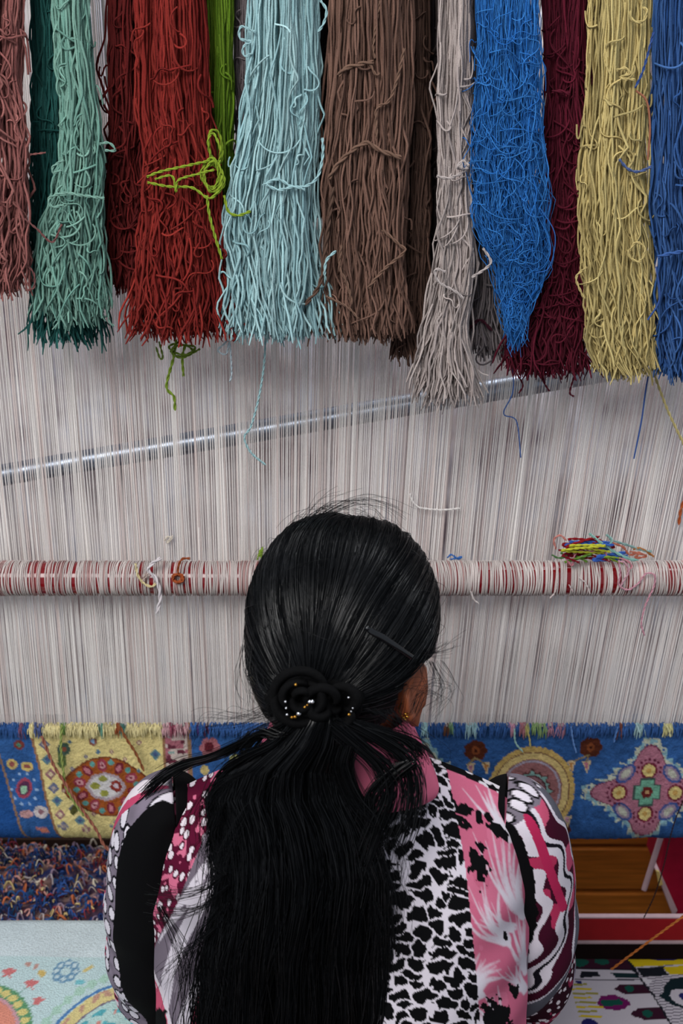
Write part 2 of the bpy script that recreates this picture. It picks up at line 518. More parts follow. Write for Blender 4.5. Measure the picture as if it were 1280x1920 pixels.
HANKS = {}
def hank(key, label, col, prof, n, Y, r=0.0017, thick=0.022, amp=0.003, crink=0.002, splay=0.012, jit=20, curl=0.15,
         col2=None, name='yarn_hank', top=-360, M=43, seed=1, fuzz=14):
    """prof: (py, x_left, x_right) down the hank"""
    g = np.random.default_rng(seed * 31 + 5)
    n = int(n * (1.65 if r > 0.0012 else 1.25)); r = r * 0.76
    prof = np.array(prof, float)
    pyb = prof[-1, 0]
    th = g.uniform(0, 2 * math.pi, n); rad = np.sqrt(g.uniform(0.02, 1, n))
    a, b = rad * np.cos(th), rad * np.sin(th)
    flip = (b > 0) & (g.random(n) < 0.62)
    b = np.where(flip, -b, b)                              # more strands on the side that shows
    end = pyb + jit * g.standard_normal(n) * 0.6 - np.abs(a) * jit * 0.5 + jit * 0.2
    t = np.linspace(0, 1, M - 3)
    PY = np.concatenate([np.repeat(np.linspace(top, -30, 4)[None, :-1], n, 0), -30 + (end[:, None] + 30) * t[None]], 1)
    xl = np.interp(PY, prof[:, 0], prof[:, 1]); xr = np.interp(PY, prof[:, 0], prof[:, 2])
    cx, hw = (xl + xr) / 2, (xr - xl) / 2
    down = np.clip((PY - 60) / max(pyb - 60, 1), 0, 1.15)
    swap = 0.16 * np.sin(PY / g.uniform(90, 260, (n, 1)) + g.uniform(0, 6.28, (n, 1)))
    ncl = max(4, int(hw.max() / 7)); cid = np.clip(((a + 1) / 2 * ncl + 0.5 * g.standard_normal(n)).astype(int), 0, ncl - 1)
    cca = (np.arange(ncl) + 0.5) / ncl * 2 - 1 + 0.06 * g.standard_normal(ncl)
    pull = 0.42 * np.clip(0.6 + 0.4 * np.sin(PY / 120 + g.uniform(0, 6.28, ncl)[cid][:, None]), 0, 1)
    aa = a[:, None] * (1 - pull) + cca[cid][:, None] * pull + 0.10 * down * np.sin(PY / g.uniform(70, 190, ncl)[cid][:, None] + g.uniform(0, 6.28, ncl)[cid][:, None])
    cdy = (g.uniform(-0.011, 0.009, ncl)[cid][:, None]) * np.clip(0.5 + 0.7 * np.sin(PY / 150 + g.uniform(0, 6.28, ncl)[cid][:, None]), -0.4, 1)
    X = cx + hw * (aa * 0.96 + swap * (0.4 + 0.6 * down))
    tk = thick * np.clip(hw / hw.max(), 0.35, 1)
    YY = Y + b[:, None] * tk + cdy
    pth = P(X, PY, YY)
    Lm = PY / 1700.0
    for k, (lo, hi, am) in enumerate(((0.08, 0.22, amp * 1.3), (0.036, 0.075, crink * 0.8), (0.026, 0.036, crink * 0.16))):
        w = g.uniform(lo, hi, (n, 1)); ph = g.uniform(0, 6.28, (n, 1)); ph2 = g.uniform(0, 6.28, (n, 1))
        e = am * (0.35 + 0.9 * down ** 1.5) * g.uniform(0.3, 1.5, (n, 1))
        pth[:, :, 0] += e * np.sin(Lm * 2 * math.pi / w + ph)
        pth[:, :, 1] += e * 0.7 * np.sin(Lm * 2 * math.pi / w + ph2)
    # curls: some strands swing out and back
    nc = int(n * curl)
    if nc:
        who = g.choice(n, nc, replace=False)
        cen = g.uniform(0.2, 1.0, (nc, 1)) * pyb; wd = g.uniform(24, 60, (nc, 1))
        d = np.exp(-((PY[who] - cen) / wd) ** 2) * g.uniform(0.004, 0.013, (nc, 1))
        pth[who, :, 0] += d * g.choice([-1, 1], (nc, 1))
        pth[who, :, 1] -= np.abs(d) * 0.6
        pth[who, :, 2] += d * 0.5 * np.sin((PY[who] - cen) / wd * 2)
    fin = 0.75 * np.clip((PY - (end[:, None] - 130)) / 130, 0, 1) ** 1.6
    pth[:, :, 0] += fin * (a[:, None] * 0.5 + g.standard_normal((n, 1)) * 0.6) * splay
    pth[:, :, 1] += fin * (g.standard_normal((n, 1)) * 0.6) * splay
    pth[:, :, 2] += fin * np.abs(g.standard_normal((n, 1))) * splay * 0.5
    c1 = lin(col); c2 = lin(col2 if col2 is not None else col)
    mixv = g.random((n, 1))
    cols = 0.74 * (c1 * (1 - mixv) + c2 * mixv) * np.clip(1 + 0.16 * g.standard_normal((n, 1)), 0.6, 1.4)
    rr = r * g.uniform(0.8, 1.15, (n, 1)) * np.ones_like(PY)
    rr *= 1 + 0.12 * np.sin(Lm * 2 * math.pi / 0.011 + g.uniform(0, 6.28, (n, 1)))
    rr[:, -1] *= 0.55
    base = P((prof[-1, 1] + prof[-1, 2]) / 2, pyb, Y)
    e = empty(name, tuple(base))
    tag(e, label, 'yarn', 'hanks of dyed yarn hung along the loom')
    Vv, Q, C = tubes(pth, rr, 3, cols)
    tag(mk('yarn_strands', Vv, Q, M_YARN, e, C), kind='stuff')
    nf = int(fuzz)
    if nf:
        m = 16
        py0 = g.uniform(10, pyb - 25, nf); s0 = g.uniform(-0.92, 0.92, nf)
        an = math.pi / 2 + 0.45 * g.standard_normal((nf, 1)); cur = g.standard_normal((nf, 1)) * 1.5; w2 = g.uniform(-5, 5, (nf, 1))
        tt = np.linspace(0, 1, m)[None]
        ang = an + cur * tt + 1.1 * np.sin(w2 * tt * 1.6 + g.uniform(0, 6.28, (nf, 1)))
        Ls = g.uniform(35, 110, (nf, 1)) / m
        xx0 = np.interp(py0, prof[:, 0], prof[:, 1]) * (1 - s0) / 2 + np.interp(py0, prof[:, 0], prof[:, 2]) * (1 + s0) / 2
        fx = xx0[:, None] + np.cumsum(np.cos(ang) * Ls, 1); fy = py0[:, None] + np.cumsum(np.sin(ang) * Ls, 1)
        fxl, fxr = np.interp(fy, prof[:, 0], prof[:, 1]), np.interp(fy, prof[:, 0], prof[:, 2])
        fx = np.clip(fx, fxl + 3, fxr - 3) * 0.7 + fx * 0.3
        rel = np.clip((2 * fx - fxl - fxr) / (fxr - fxl + 1), -1, 1)
        fY = Y - thick * np.sqrt(np.clip(1 - rel ** 2, 0.03, 1)) * np.clip((fxr - fxl) / (2 * hw.max()), 0.35, 1) - 0.004 - 0.005 * np.sin(tt * 3.14)
        fc = 0.80 * (c1 + (c2 - c1) * g.random((nf, 1))) * np.clip(1 + 0.15 * g.standard_normal((nf, 1)), 0.7, 1.4)
        Vf, Qf, Cf = tubes(P(fx, fy, fY), r * g.uniform(0.75, 1.0, nf), 3, fc)
        tag(mk('surface_curls', Vf, Qf, M_YARN, e, Cf), kind='stuff')
    HANKS[key] = (e, col, Y)
    return e

# hanging pole above the frame
pole_z = float(P(640, -362, 1.31)[2])
pole = tag(mk('hanging_pole', *tubes(np.linspace((-0.84, 1.31, pole_z), (0.84, 1.31, pole_z), 6), 0.016, 20)[:2], M_DARKWOOD, None), 'dark wooden pole that carries the hanks of yarn', 'pole')
for sx in (-1, 1):
    boxobj('pole_bracket', (sx * 0.84 - 0.03, sx * 0.84 + 0.03, 1.29, 1.46, pole_z - 0.03, pole_z + 0.02), M_DARKWOOD, loom, 0.004)

hank('rose', 'dusty rose yarn hank cut by the left edge of the picture', (150, 92, 88), [(-400, -75, 48), (0, -80, 52), (150, -80, 50), (300, -85, 60), (450, -80, 52), (548, -75, 48)], 170, 1.30, 0.0018, 0.026, 0.003, 0.0026, 0.012, 16, 0.45, (172, 112, 106), fuzz=60, seed=1)
hank('teal_dark', 'dark teal green yarn hank behind the sage green one', (30, 88, 84), [(-400, 60, 125), (0, 56, 125), (200, 60, 130), (400, 55, 140), (560, 62, 180), (640, 70, 190)], 120, 1.345, 0.0017, 0.018, 0.003, 0.002, 0.014, 20, 0.2, (52, 110, 104), seed=2)
hank('sage', 'sage green yarn hank beside the dusty rose one', (112, 160, 146), [(-400, 95, 165), (0, 98, 168), (200, 112, 182), (300, 112, 190), (420, 84, 192), (520, 76, 196), (598, 88, 196)], 165, 1.30, 0.0018, 0.022, 0.003, 0.0024, 0.014, 22, 0.35, (142, 186, 170), fuzz=46, seed=3)
hank('red_dark', 'dark red yarn hank half hidden left of the brick red one', (88, 20, 21), [(-400, 205, 268), (0, 198, 270), (200, 200, 270), (350, 192, 280), (450, 192, 285), (540, 200, 280)], 125, 1.335, 0.0018, 0.02, 0.003, 0.0024, 0.010, 16, 0.35, (108, 30, 28), fuzz=36, seed=4)
hank('red', 'thick brick red yarn hank with a lime strand tangled over it', (122, 31, 28), [(-400, 255, 375), (0, 250, 384), (200, 255, 392), (300, 272, 400), (400, 266, 408), (520, 250, 422), (632, 246, 430)], 230, 1.29, 0.0018, 0.028, 0.0028, 0.0026, 0.016, 18, 0.35, (154, 50, 42), fuzz=44, seed=5)
hank('lime', 'lime green yarn hank between the brick red and pale blue ones', (112, 152, 36), [(-400, 388, 440), (0, 380, 438), (150, 385, 440), (300, 388, 440), (400, 385, 432), (470, 378, 430)], 95, 1.335, 0.0018, 0.018, 0.002, 0.0012, 0.010, 20, 0.1, (142, 178, 56), fuzz=6, seed=6)
hank('mauve', 'thin mauve grey yarn hank behind the pale blue one', (120, 108, 112), [(-400, 440, 480), (0, 436, 480), (150, 438, 480), (280, 445, 490), (400, 450, 490)], 50, 1.36, 0.0016, 0.014, 0.003, 0.001, 0.006, 14, 0.1, (150, 138, 140), seed=7)
hank('pale_blue', 'pale blue yarn hank tied round its middle', (160, 204, 210), [(-400, 470, 590), (0, 466, 597), (150, 460, 602), (250, 446, 604), (345, 432, 596), (420, 420, 600), (520, 424, 608), (632, 430, 612)], 260, 1.285, 0.0017, 0.028, 0.0026, 0.0018, 0.012, 14, 0.25, (188, 224, 226), fuzz=20, seed=8)
hank('brown', 'thick cocoa brown yarn hank with two brown ties', (112, 84, 72), [(-400, 622, 770), (0, 616, 775), (150, 612, 778), (330, 596, 770), (420, 604, 765), (520, 606, 762), (632, 612, 758)], 240, 1.29, 0.0019, 0.028, 0.0026, 0.0016, 0.012, 14, 0.25, (140, 106, 92), fuzz=10, seed=9)
hank('brown_long', 'darker brown yarn hank hanging lower behind the cocoa brown one', (92, 68, 58), [(-400, 730, 800), (0, 735, 806), (200, 738, 808), (400, 735, 806), (560, 735, 800), (668, 742, 800)], 120, 1.335, 0.0018, 0.02, 0.0022, 0.0014, 0.010, 14, 0.15, (118, 90, 78), seed=10)
hank('black_yarn', 'very dark thin yarn hank between the pale blue and brown ones', (32, 27, 29), [(-400, 590, 625), (0, 592, 622), (300, 590, 622), (400, 585, 615)], 40, 1.37, 0.0018, 0.012, 0.002, 0.001, 0.006, 14, 0.0, seed=11)
hank('greige', 'pale greige yarn hank hanging lowest of all', (178, 164, 160), [(-400, 828, 880), (0, 822, 886), (200, 818, 884), (340, 822, 882), (480, 818, 890), (600, 800, 880), (690, 784, 884), (752, 780, 888)], 135, 1.285, 0.0017, 0.022, 0.002, 0.0018, 0.014, 18, 0.25, (206, 192, 186), fuzz=12, seed=12)
hank('grey', 'slate grey yarn hank behind the greige and bright blue ones', (112, 104, 108), [(-400, 862, 925), (0, 862, 925), (300, 868, 930), (500, 868, 945), (600, 872, 948), (664, 876, 952)], 110, 1.34, 0.0017, 0.02, 0.0024, 0.0014, 0.012, 14, 0.2, (142, 132, 132), seed=13)
hank('dark_grey', 'charcoal yarn hank in the gap left of the greige one', (52, 46, 48), [(-400, 792, 835), (0, 796, 832), (300, 800, 832), (480, 796, 832), (560, 800, 830)], 50, 1.37, 0.0018, 0.012, 0.002, 0.001, 0.006, 14, 0.1, (74, 64, 60), seed=14)
hank('blue', 'bright blue fuzzy yarn hank narrowing to a point', (38, 112, 196), [(-400, 895, 1005), (0, 890, 1008), (150, 890, 1016), (300, 882, 1020), (400, 888, 1020), (440, 905, 1020), (500, 935, 1016), (560, 944, 994), (590, 952, 978), (618, 958, 968)], 420, 1.28, 0.00078, 0.026, 0.0045, 0.0026, 0.001, 30, 0.5, (62, 136, 212), fuzz=190, seed=15)
hank('maroon', 'dark maroon yarn hank between the bright blue and yellow ones', (82, 16, 34), [(-400, 1020, 1100), (0, 1012, 1106), (180, 1022, 1096), (300, 1010, 1112), (420, 1000, 1100), (560, 985, 1098), (640, 950, 1100), (704, 948, 1102)], 200, 1.32, 0.0016, 0.026, 0.003, 0.0024, 0.014, 14, 0.45, (104, 26, 46), fuzz=80, seed=16)
hank('yellow', 'pale straw yellow yarn hank with kinked strands', (204, 182, 120), [(-400, 1105, 1215), (0, 1102, 1225), (150, 1098, 1222), (300, 1088, 1214), (420, 1084, 1215), (540, 1092, 1226), (640, 1104, 1226), (700, 1126, 1222)], 190, 1.30, 0.0018, 0.024, 0.0026, 0.0026, 0.014, 16, 0.35, (226, 206, 140), fuzz=26, seed=17)
hank('cornflower', 'cornflower blue yarn hank at the right edge of the picture', (44, 84, 146), [(-400, 1228, 1345), (0, 1222, 1350), (200, 1218, 1350), (400, 1214, 1350), (480, 1232, 1345), (560, 1226, 1345), (706, 1234, 1345)], 200, 1.30, 0.0019, 0.026, 0.0026, 0.0016, 0.012, 12, 0.2, (72, 112, 172), fuzz=24, seed=18)

# ties and loose strands that belong to single hanks
def loose(key, pts, r=0.0018, col=None, dY=-0.03, name='loose_strand', plies=2):
    e, c, Y = HANKS[key]; r *= 0.85
    cc = np.array(col or c, float) * 0.90
    return yarn_obj(name, pts, Y + dY, r, cc, e, plies)
def scribble(key, cx, cy, rx, ry, k, r=0.0017, col=None, dY=-0.034, seed=1, name='tangled_loop'):
    g = np.random.default_rng(seed)
    pts = []
    for i in range(k):
        a = i * 1.35 + g.uniform(-0.4, 0.4)
        q = g.uniform(0.45, 1.0)
        pts.append((cx + rx * q * math.cos(a), cy + ry * q * math.sin(a), g.uniform(-0.008, 0.006)))
    return loose(key, pts, r, col, dY, name)

lime = (152, 178, 52)
loose('lime', [(275, 332), (300, 322), (345, 312), (395, 302, 0.01), (412, 305, 0.02)], 0.0017, lime, -0.082, 'tangled_loop')
loose('lime', [(276, 342), (318, 350), (360, 352), (392, 372), (412, 352), (416, 328)], 0.0017, lime, -0.085, 'tangled_loop')
loose('lime', [(290, 336), (322, 330), (330, 360), (334, 338), (372, 326), (402, 318)], 0.0015, lime, -0.088, 'tangled_loop')
scribble('lime', 398, 334, 26, 42, 16, 0.0016, lime, -0.075, 3)
scribble('lime', 402, 280, 16, 42, 12, 0.0016, lime, -0.070, 4)
loose('lime', [(388, 366), (392, 400), (402, 440), (416, 486)], 0.0018, lime, -0.085)
loose('lime', [(420, 366), (428, 396), (446, 404), (470, 396)], 0.0017, lime, -0.085)
loose('lime', [(330, 636), (326, 668), (312, 724), (326, 744), (328, 770)], 0.0020, (132, 158, 52), -0.0)
loose('lime', [(350, 640), (342, 668), (344, 706)], 0.0018, (132, 158, 52), 0.0)
loose('lime', [(298, 640), (305, 668), (300, 672), (292, 650)], 0.0014, (112, 132, 60), 0.0)
scribble('lime', 342, 656, 34, 16, 14, 0.0015, (122, 148, 52), 0.0, 8)
pb = (176, 216, 220)
loose('pale_blue', [(492, 348), (520, 336), (548, 350), (576, 348), (596, 330), (605, 290), (604, 258)], 0.0018, pb, -0.036, 'tie')
loose('pale_blue', [(498, 346), (522, 356), (552, 350), (572, 356)], 0.0019, pb, -0.038, 'tie')
loose('pale_blue', [(600, 0), (612, 20), (606, 45), (596, 60)], 0.0016, pb, -0.03)
loose('pale_blue', [(478, 60), (452, 50), (450, 72), (470, 78), (456, 88), (458, 105), (474, 100)], 0.0016, pb, -0.02)
loose('pale_blue', [(498, 632), (494, 690), (484, 750), (470, 800), (458, 820), (470, 848), (498, 872)], 0.0015, pb, 0.04)
loose('pale_blue', [(440, 600), (424, 640), (408, 656), (424, 664), (430, 640), (434, 700), (430, 716)], 0.0013, (190, 206, 214), 0.02)
loose('pale_blue', [(608, 515), (612, 488), (630, 470)], 0.0018, pb, -0.04)
br = (132, 102, 86)
loose('brown', [(634, 142), (648, 128), (676, 120), (700, 116)], 0.0028, br, -0.034, 'tie')
loose('brown', [(690, 112), (704, 140), (712, 136)], 0.0015, br, -0.034, 'tie')
loose('brown', [(616, 335), (640, 300), (684, 268), (712, 282), (752, 296)], 0.0028, br, -0.036, 'tie')
loose('brown', [(712, 0), (700, 80), (702, 110)], 0.0016, br, -0.03)
loose('brown', [(758, 90), (744, 150), (728, 190), (706, 205), (706, 260)], 0.0019, br, -0.034)
loose('brown', [(716, 430), (750, 460), (758, 472), (720, 505), (690, 540)], 0.0021, br, -0.034)
loose('brown', [(624, 350), (612, 450), (600, 530), (572, 572)], 0.0026, (100, 76, 64), -0.034)
loose('brown', [(610, 555), (650, 575), (672, 598)], 0.0016, br, -0.036)
loose('brown', [(640, 460), (636, 500), (650, 530), (660, 570)], 0.0018, br, -0.036)
gr = (206, 194, 190)
loose('greige', [(818, 330), (840, 334), (862, 326), (874, 318)], 0.0018, gr, -0.03, 'tie')
scribble('greige', 868, 312, 12, 12, 10, 0.0014, gr, -0.03, 5, 'tie_knot')
loose('greige', [(905, 465), (920, 490), (908, 505), (884, 520)], 0.0017, gr, -0.03)
loose('greige', [(836, 510), (816, 505), (822, 528), (856, 548), (868, 560)], 0.0017, gr, -0.03)
loose('greige', [(884, 680), (900, 698), (915, 704)], 0.0010, gr, -0.01, plies=1)
loose('grey', [(866, 610), (880, 614), (900, 600), (922, 620)], 0.0020, (64, 22, 36), -0.03, 'tie')
loose('blue', [(1012, 390), (1040, 440), (1030, 500), (1004, 512)], 0.0006, (50, 110, 190), -0.03, plies=1)
loose('blue', [(950, 590), (956, 660), (962, 730), (944, 775), (968, 790), (976, 858)], 0.0009, (70, 100, 160), 0.05, plies=1)
loose('maroon', [(1034, 172), (1050, 171), (1068, 176)], 0.0020, (104, 28, 48), -0.03, 'tie')
loose('maroon', [(1100, 110), (1110, 130), (1098, 168), (1110, 150), (1096, 120)], 0.0015, (70, 14, 30), -0.03)
loose('maroon', [(1108, 0), (1118, 28), (1100, 46)], 0.0013, (60, 14, 26), -0.03)
loose('maroon', [(968, 700), (980, 722), (972, 738)], 0.0012, None, 0.0)
loose('maroon', [(1015, 700), (1020, 718), (1030, 734)], 0.0012, None, 0.0)
loose('maroon', [(1078, 700), (1068, 735), (1076, 744)], 0.0013, None, 0.0)
yl = (222, 200, 134)
loose('yellow', [(1180, 20), (1185, 38), (1205, 40), (1212, 20), (1204, 14)], 0.0018, yl, -0.03)
loose('yellow', [(1155, 132), (1172, 128), (1180, 138), (1162, 146), (1190, 150)], 0.0018, yl, -0.03)
loose('yellow', [(1180, 470), (1192, 454), (1208, 466), (1200, 490), (1182, 484), (1176, 468)], 0.0016, yl, -0.032)
loose('yellow', [(1222, 690), (1240, 740), (1256, 780), (1284, 838)], 0.0018, (206, 190, 130), 0.04)
loose('yellow', [(1100, 500), (1080, 520), (1090, 550), (1096, 560)], 0.0016, yl, -0.02)
loose('yellow', [(1192, 170), (1212, 190), (1218, 240), (1214, 300)], 0.0013, (170, 110, 84), -0.032, plies=1)
cb = (62, 92, 160)
loose('cornflower', [(1225, 60), (1206, 130), (1190, 165)], 0.0015, cb, -0.035)
loose('cornflower', [(1160, 298), (1176, 316), (1196, 322), (1222, 312)], 0.0017, (88, 108, 160), -0.035)
loose('cornflower', [(1228, 640), (1212, 720), (1202, 790), (1188, 860)], 0.0011, cb, 0.04, plies=1)
loose('cornflower', [(1230, 500), (1236, 560), (1214, 600)], 0.0012, cb, -0.03, plies=1)
loose('cornflower', [(1232, 482), (1254, 476), (1290, 470)], 0.0024, (70, 110, 180), -0.034, 'tie')
loose('sage', [(196, 372), (150, 366), (120, 362), (92, 372), (98, 388), (120, 384)], 0.0018, (140, 184, 168), -0.032)
loose('sage', [(120, 300), (100, 312), (100, 324), (116, 318)], 0.0016, (140, 184, 168), -0.03)
loose('sage', [(186, 270), (205, 268), (216, 282), (196, 282)], 0.0016, (140, 184, 168), -0.02)
loose('sage', [(192, 500), (200, 560), (204, 600), (214, 612)], 0.0016, (132, 172, 158), -0.01)
loose('rose', [(56, 290), (72, 288), (86, 286)], 0.0013, (150, 96, 92), -0.02)
loose('rose', [(46, 410), (70, 430), (98, 454), (116, 420)], 0.0014, (130, 84, 82), -0.03)
loose('rose', [(40, 490), (62, 510), (64, 538), (50, 545)], 0.0014, (130, 84, 82), -0.02)
loose('red', [(340, 370), (372, 400), (390, 440), (424, 475), (412, 486)], 0.0017, None, -0.034)
loose('red', [(424, 600), (440, 632), (436, 640)], 0.0020, None, -0.02)
loose('red_dark', [(206, 340), (216, 400), (236, 430), (254, 410), (256, 380)], 0.0017, None, -0.026)
# ------------------------------------------------------------------ bits caught on the heddle rod and the warp
YF = Y_R - 0.027
def knot_thing(name, label, strands, cat='yarn'):
    """strands: (points, r, colour)"""
    p0 = P(strands[0][0][0][0], strands[0][0][0][1], strands[0][3])
    e = empty(name, tuple(p0)); tag(e, label, cat)
    for pts, r, c, Y in strands: yarn_obj('strand', pts, Y, r, c, e)
    return e
knot_thing('yarn_end', 'white and cream yarn ends knotted over the heddle rod', [
    ([(254, 1056), (258, 1078), (270, 1094), (284, 1100), (292, 1094)], 0.0017, (224, 208, 160), YF),
    ([(302, 1046), (284, 1058), (278, 1070), (290, 1082), (298, 1100), (300, 1124), (294, 1150)], 0.0024, (222, 214, 216), YF),
    ([(272, 1076), (268, 1090), (278, 1074)], 0.0012, (190, 170, 160), YF)])
g = np.random.default_rng(4)
knot_thing('yarn_end', 'small rust orange yarn knot on the heddle rod', [
    ([(357, 1047), (342, 1048), (335, 1060), (333, 1076)], 0.0016, (150, 74, 40), YF),
    ([(333 + 14 * math.cos(k * 1.9) * (0.5 + 0.5 * g.random()), 1084 + 11 * math.sin(k * 1.9) * (0.5 + 0.5 * g.random()), g.uniform(-0.006, 0.004)) for k in range(18)], 0.0014, (168, 84, 46), YF)])
knot_thing('yarn_end', 'pink yarn end looping down over the heddle rod', [
    ([(1160, 1050), (1162, 1078), (1160, 1096), (1176, 1106), (1196, 1094), (1210, 1076), (1226, 1078), (1226, 1098), (1216, 1120), (1208, 1140), (1202, 1170), (1208, 1192)], 0.0012, (206, 150, 164), YF),
    ([(1158, 1052), (1172, 1056), (1178, 1072), (1168, 1090), (1162, 1102)], 0.0012, (206, 160, 172), YF)])
knot_thing('yarn_end', 'thin white thread hanging on the heddle rod below the tangle', [
    ([(1046, 1060), (1044, 1090), (1040, 1110), (1030, 1122)], 0.0008, (228, 212, 208), YF)])
knot_thing('yarn_end', 'short white thread end sticking out under the rod by the hair', [
    ([(882, 1108), (888, 1124), (898, 1132)], 0.0011, (222, 212, 208), YF)])
knot_thing('yarn_end', 'two short cream thread ends in the middle of the rod', [
    ([(1084, 1082), (1098, 1094), (1106, 1114)], 0.0008, (228, 212, 208), YF),
    ([(1066, 1096), (1072, 1106), (1074, 1110)], 0.0008, (224, 200, 200), YF)])
knot_thing('yarn_end', 'curved white thread caught in the warp above the head', [
    ([(768, 925), (772, 938), (783, 950), (800, 954), (830, 956), (862, 953)], 0.0012, (236, 230, 226), Y_W - 0.012)])
knot_thing('yarn_end', 'tiny cream fluff caught in the warp above the white knot', [
    ([(308, 1014), (314, 1006), (322, 1010), (312, 1018), (324, 1004)], 0.0012, (222, 212, 196), Y_W - 0.006)])
knot_thing('yarn_end', 'tiny lime fluff on the warp left of the head', [
    ([(482, 1050), (488, 1030), (486, 1044), (492, 1026), (490, 1048), (496, 1040)], 0.0012, (140, 170, 60), Y_W - 0.006)])
knot_thing('yarn_end', 'tiny blue fluff on the rod right of the head', [
    ([(838, 1046), (846, 1040), (858, 1048), (866, 1044), (844, 1049)], 0.0012, (60, 110, 180), Y_W - 0.02)])
knot_thing('yarn_end', 'rust strand hanging down the warp at the right edge', [
    ([(1284, 930), (1276, 956), (1272, 984)], 0.0020, (176, 88, 48), Y_W - 0.01)])

# tangle of coloured yarn lying on the rod
tang = empty('yarn_tangle', tuple(P(1125, 1050, YF + 0.01)))
tag(tang, 'tangle of red, blue, lime and mint yarn lying on the heddle rod', 'yarn')
def tangle(cx, cy, rx, ry, k, r, col, seed, dY=0.0):
    g = np.random.default_rng(seed)
    pts = []
    for i in range(k):
        s = -1 if i % 2 else 1
        pts.append((cx + s * rx * g.uniform(0.55, 1.0), cy + ry * 1.25 * g.uniform(-1, 1), dY + g.uniform(-0.010, 0.010)))
    yarn_obj('strand', pts, YF + 0.012, r, col, tang)
tangle(1104, 1030, 52, 20, 9, 0.0016, (140, 20, 30), 1, 0.003)
tangle(1096, 1024, 42, 16, 8, 0.0016, (150, 26, 34), 2)
tangle(1070, 1044, 24, 10, 6, 0.0014, (130, 18, 34), 12, -0.004)
tangle(1108, 1028, 50, 12, 7, 0.0016, (58, 98, 180), 3, -0.004)
tangle(1140, 1042, 38, 8, 6, 0.0018, (66, 108, 196), 4, -0.006)
tangle(1100, 1030, 48, 6, 5, 0.0015, (196, 196, 60), 5, -0.011)
tangle(1082, 1042, 34, 10, 5, 0.0014, (110, 150, 60), 6, -0.007)
tangle(1150, 1048, 22, 8, 5, 0.0014, (140, 170, 60), 7, -0.004)
for pts, r, c in (([(1104, 1000), (1124, 1016), (1150, 1034), (1180, 1048), (1196, 1050)], 0.0018, (140, 190, 180)),
                  ([(1136, 1002), (1146, 1012), (1140, 1024), (1128, 1026)], 0.0018, (140, 178, 170)),
                  ([(1150, 1014), (1176, 1022), (1204, 1032), (1222, 1034)], 0.0016, (130, 160, 156)),
                  ([(1042, 1030), (1038, 1012), (1050, 1004), (1062, 1014)], 0.0014, (200, 130, 120)),
                  ([(1060, 1046), (1072, 1060), (1080, 1036), (1108, 1034), (1130, 1032), (1142, 1052)], 0.0014, (200, 130, 140)),
                  ([(1148, 1018), (1168, 1026), (1180, 1040), (1200, 1036), (1190, 1046), (1212, 1042), (1180, 1034)], 0.0015, (186, 110, 90)),
                  ([(1186, 1030), (1200, 1028), (1214, 1036), (1226, 1044)], 0.0015, (170, 110, 60)),
                  ([(1034, 1040), (1046, 1046), (1062, 1044), (1050, 1036)], 0.0013, (80, 120, 70)),
                  ([(1160, 1046), (1176, 1052), (1184, 1062), (1176, 1070)], 0.0013, (206, 140, 150))):
    yarn_obj('strand', pts, YF + 0.006, r, c, tang)

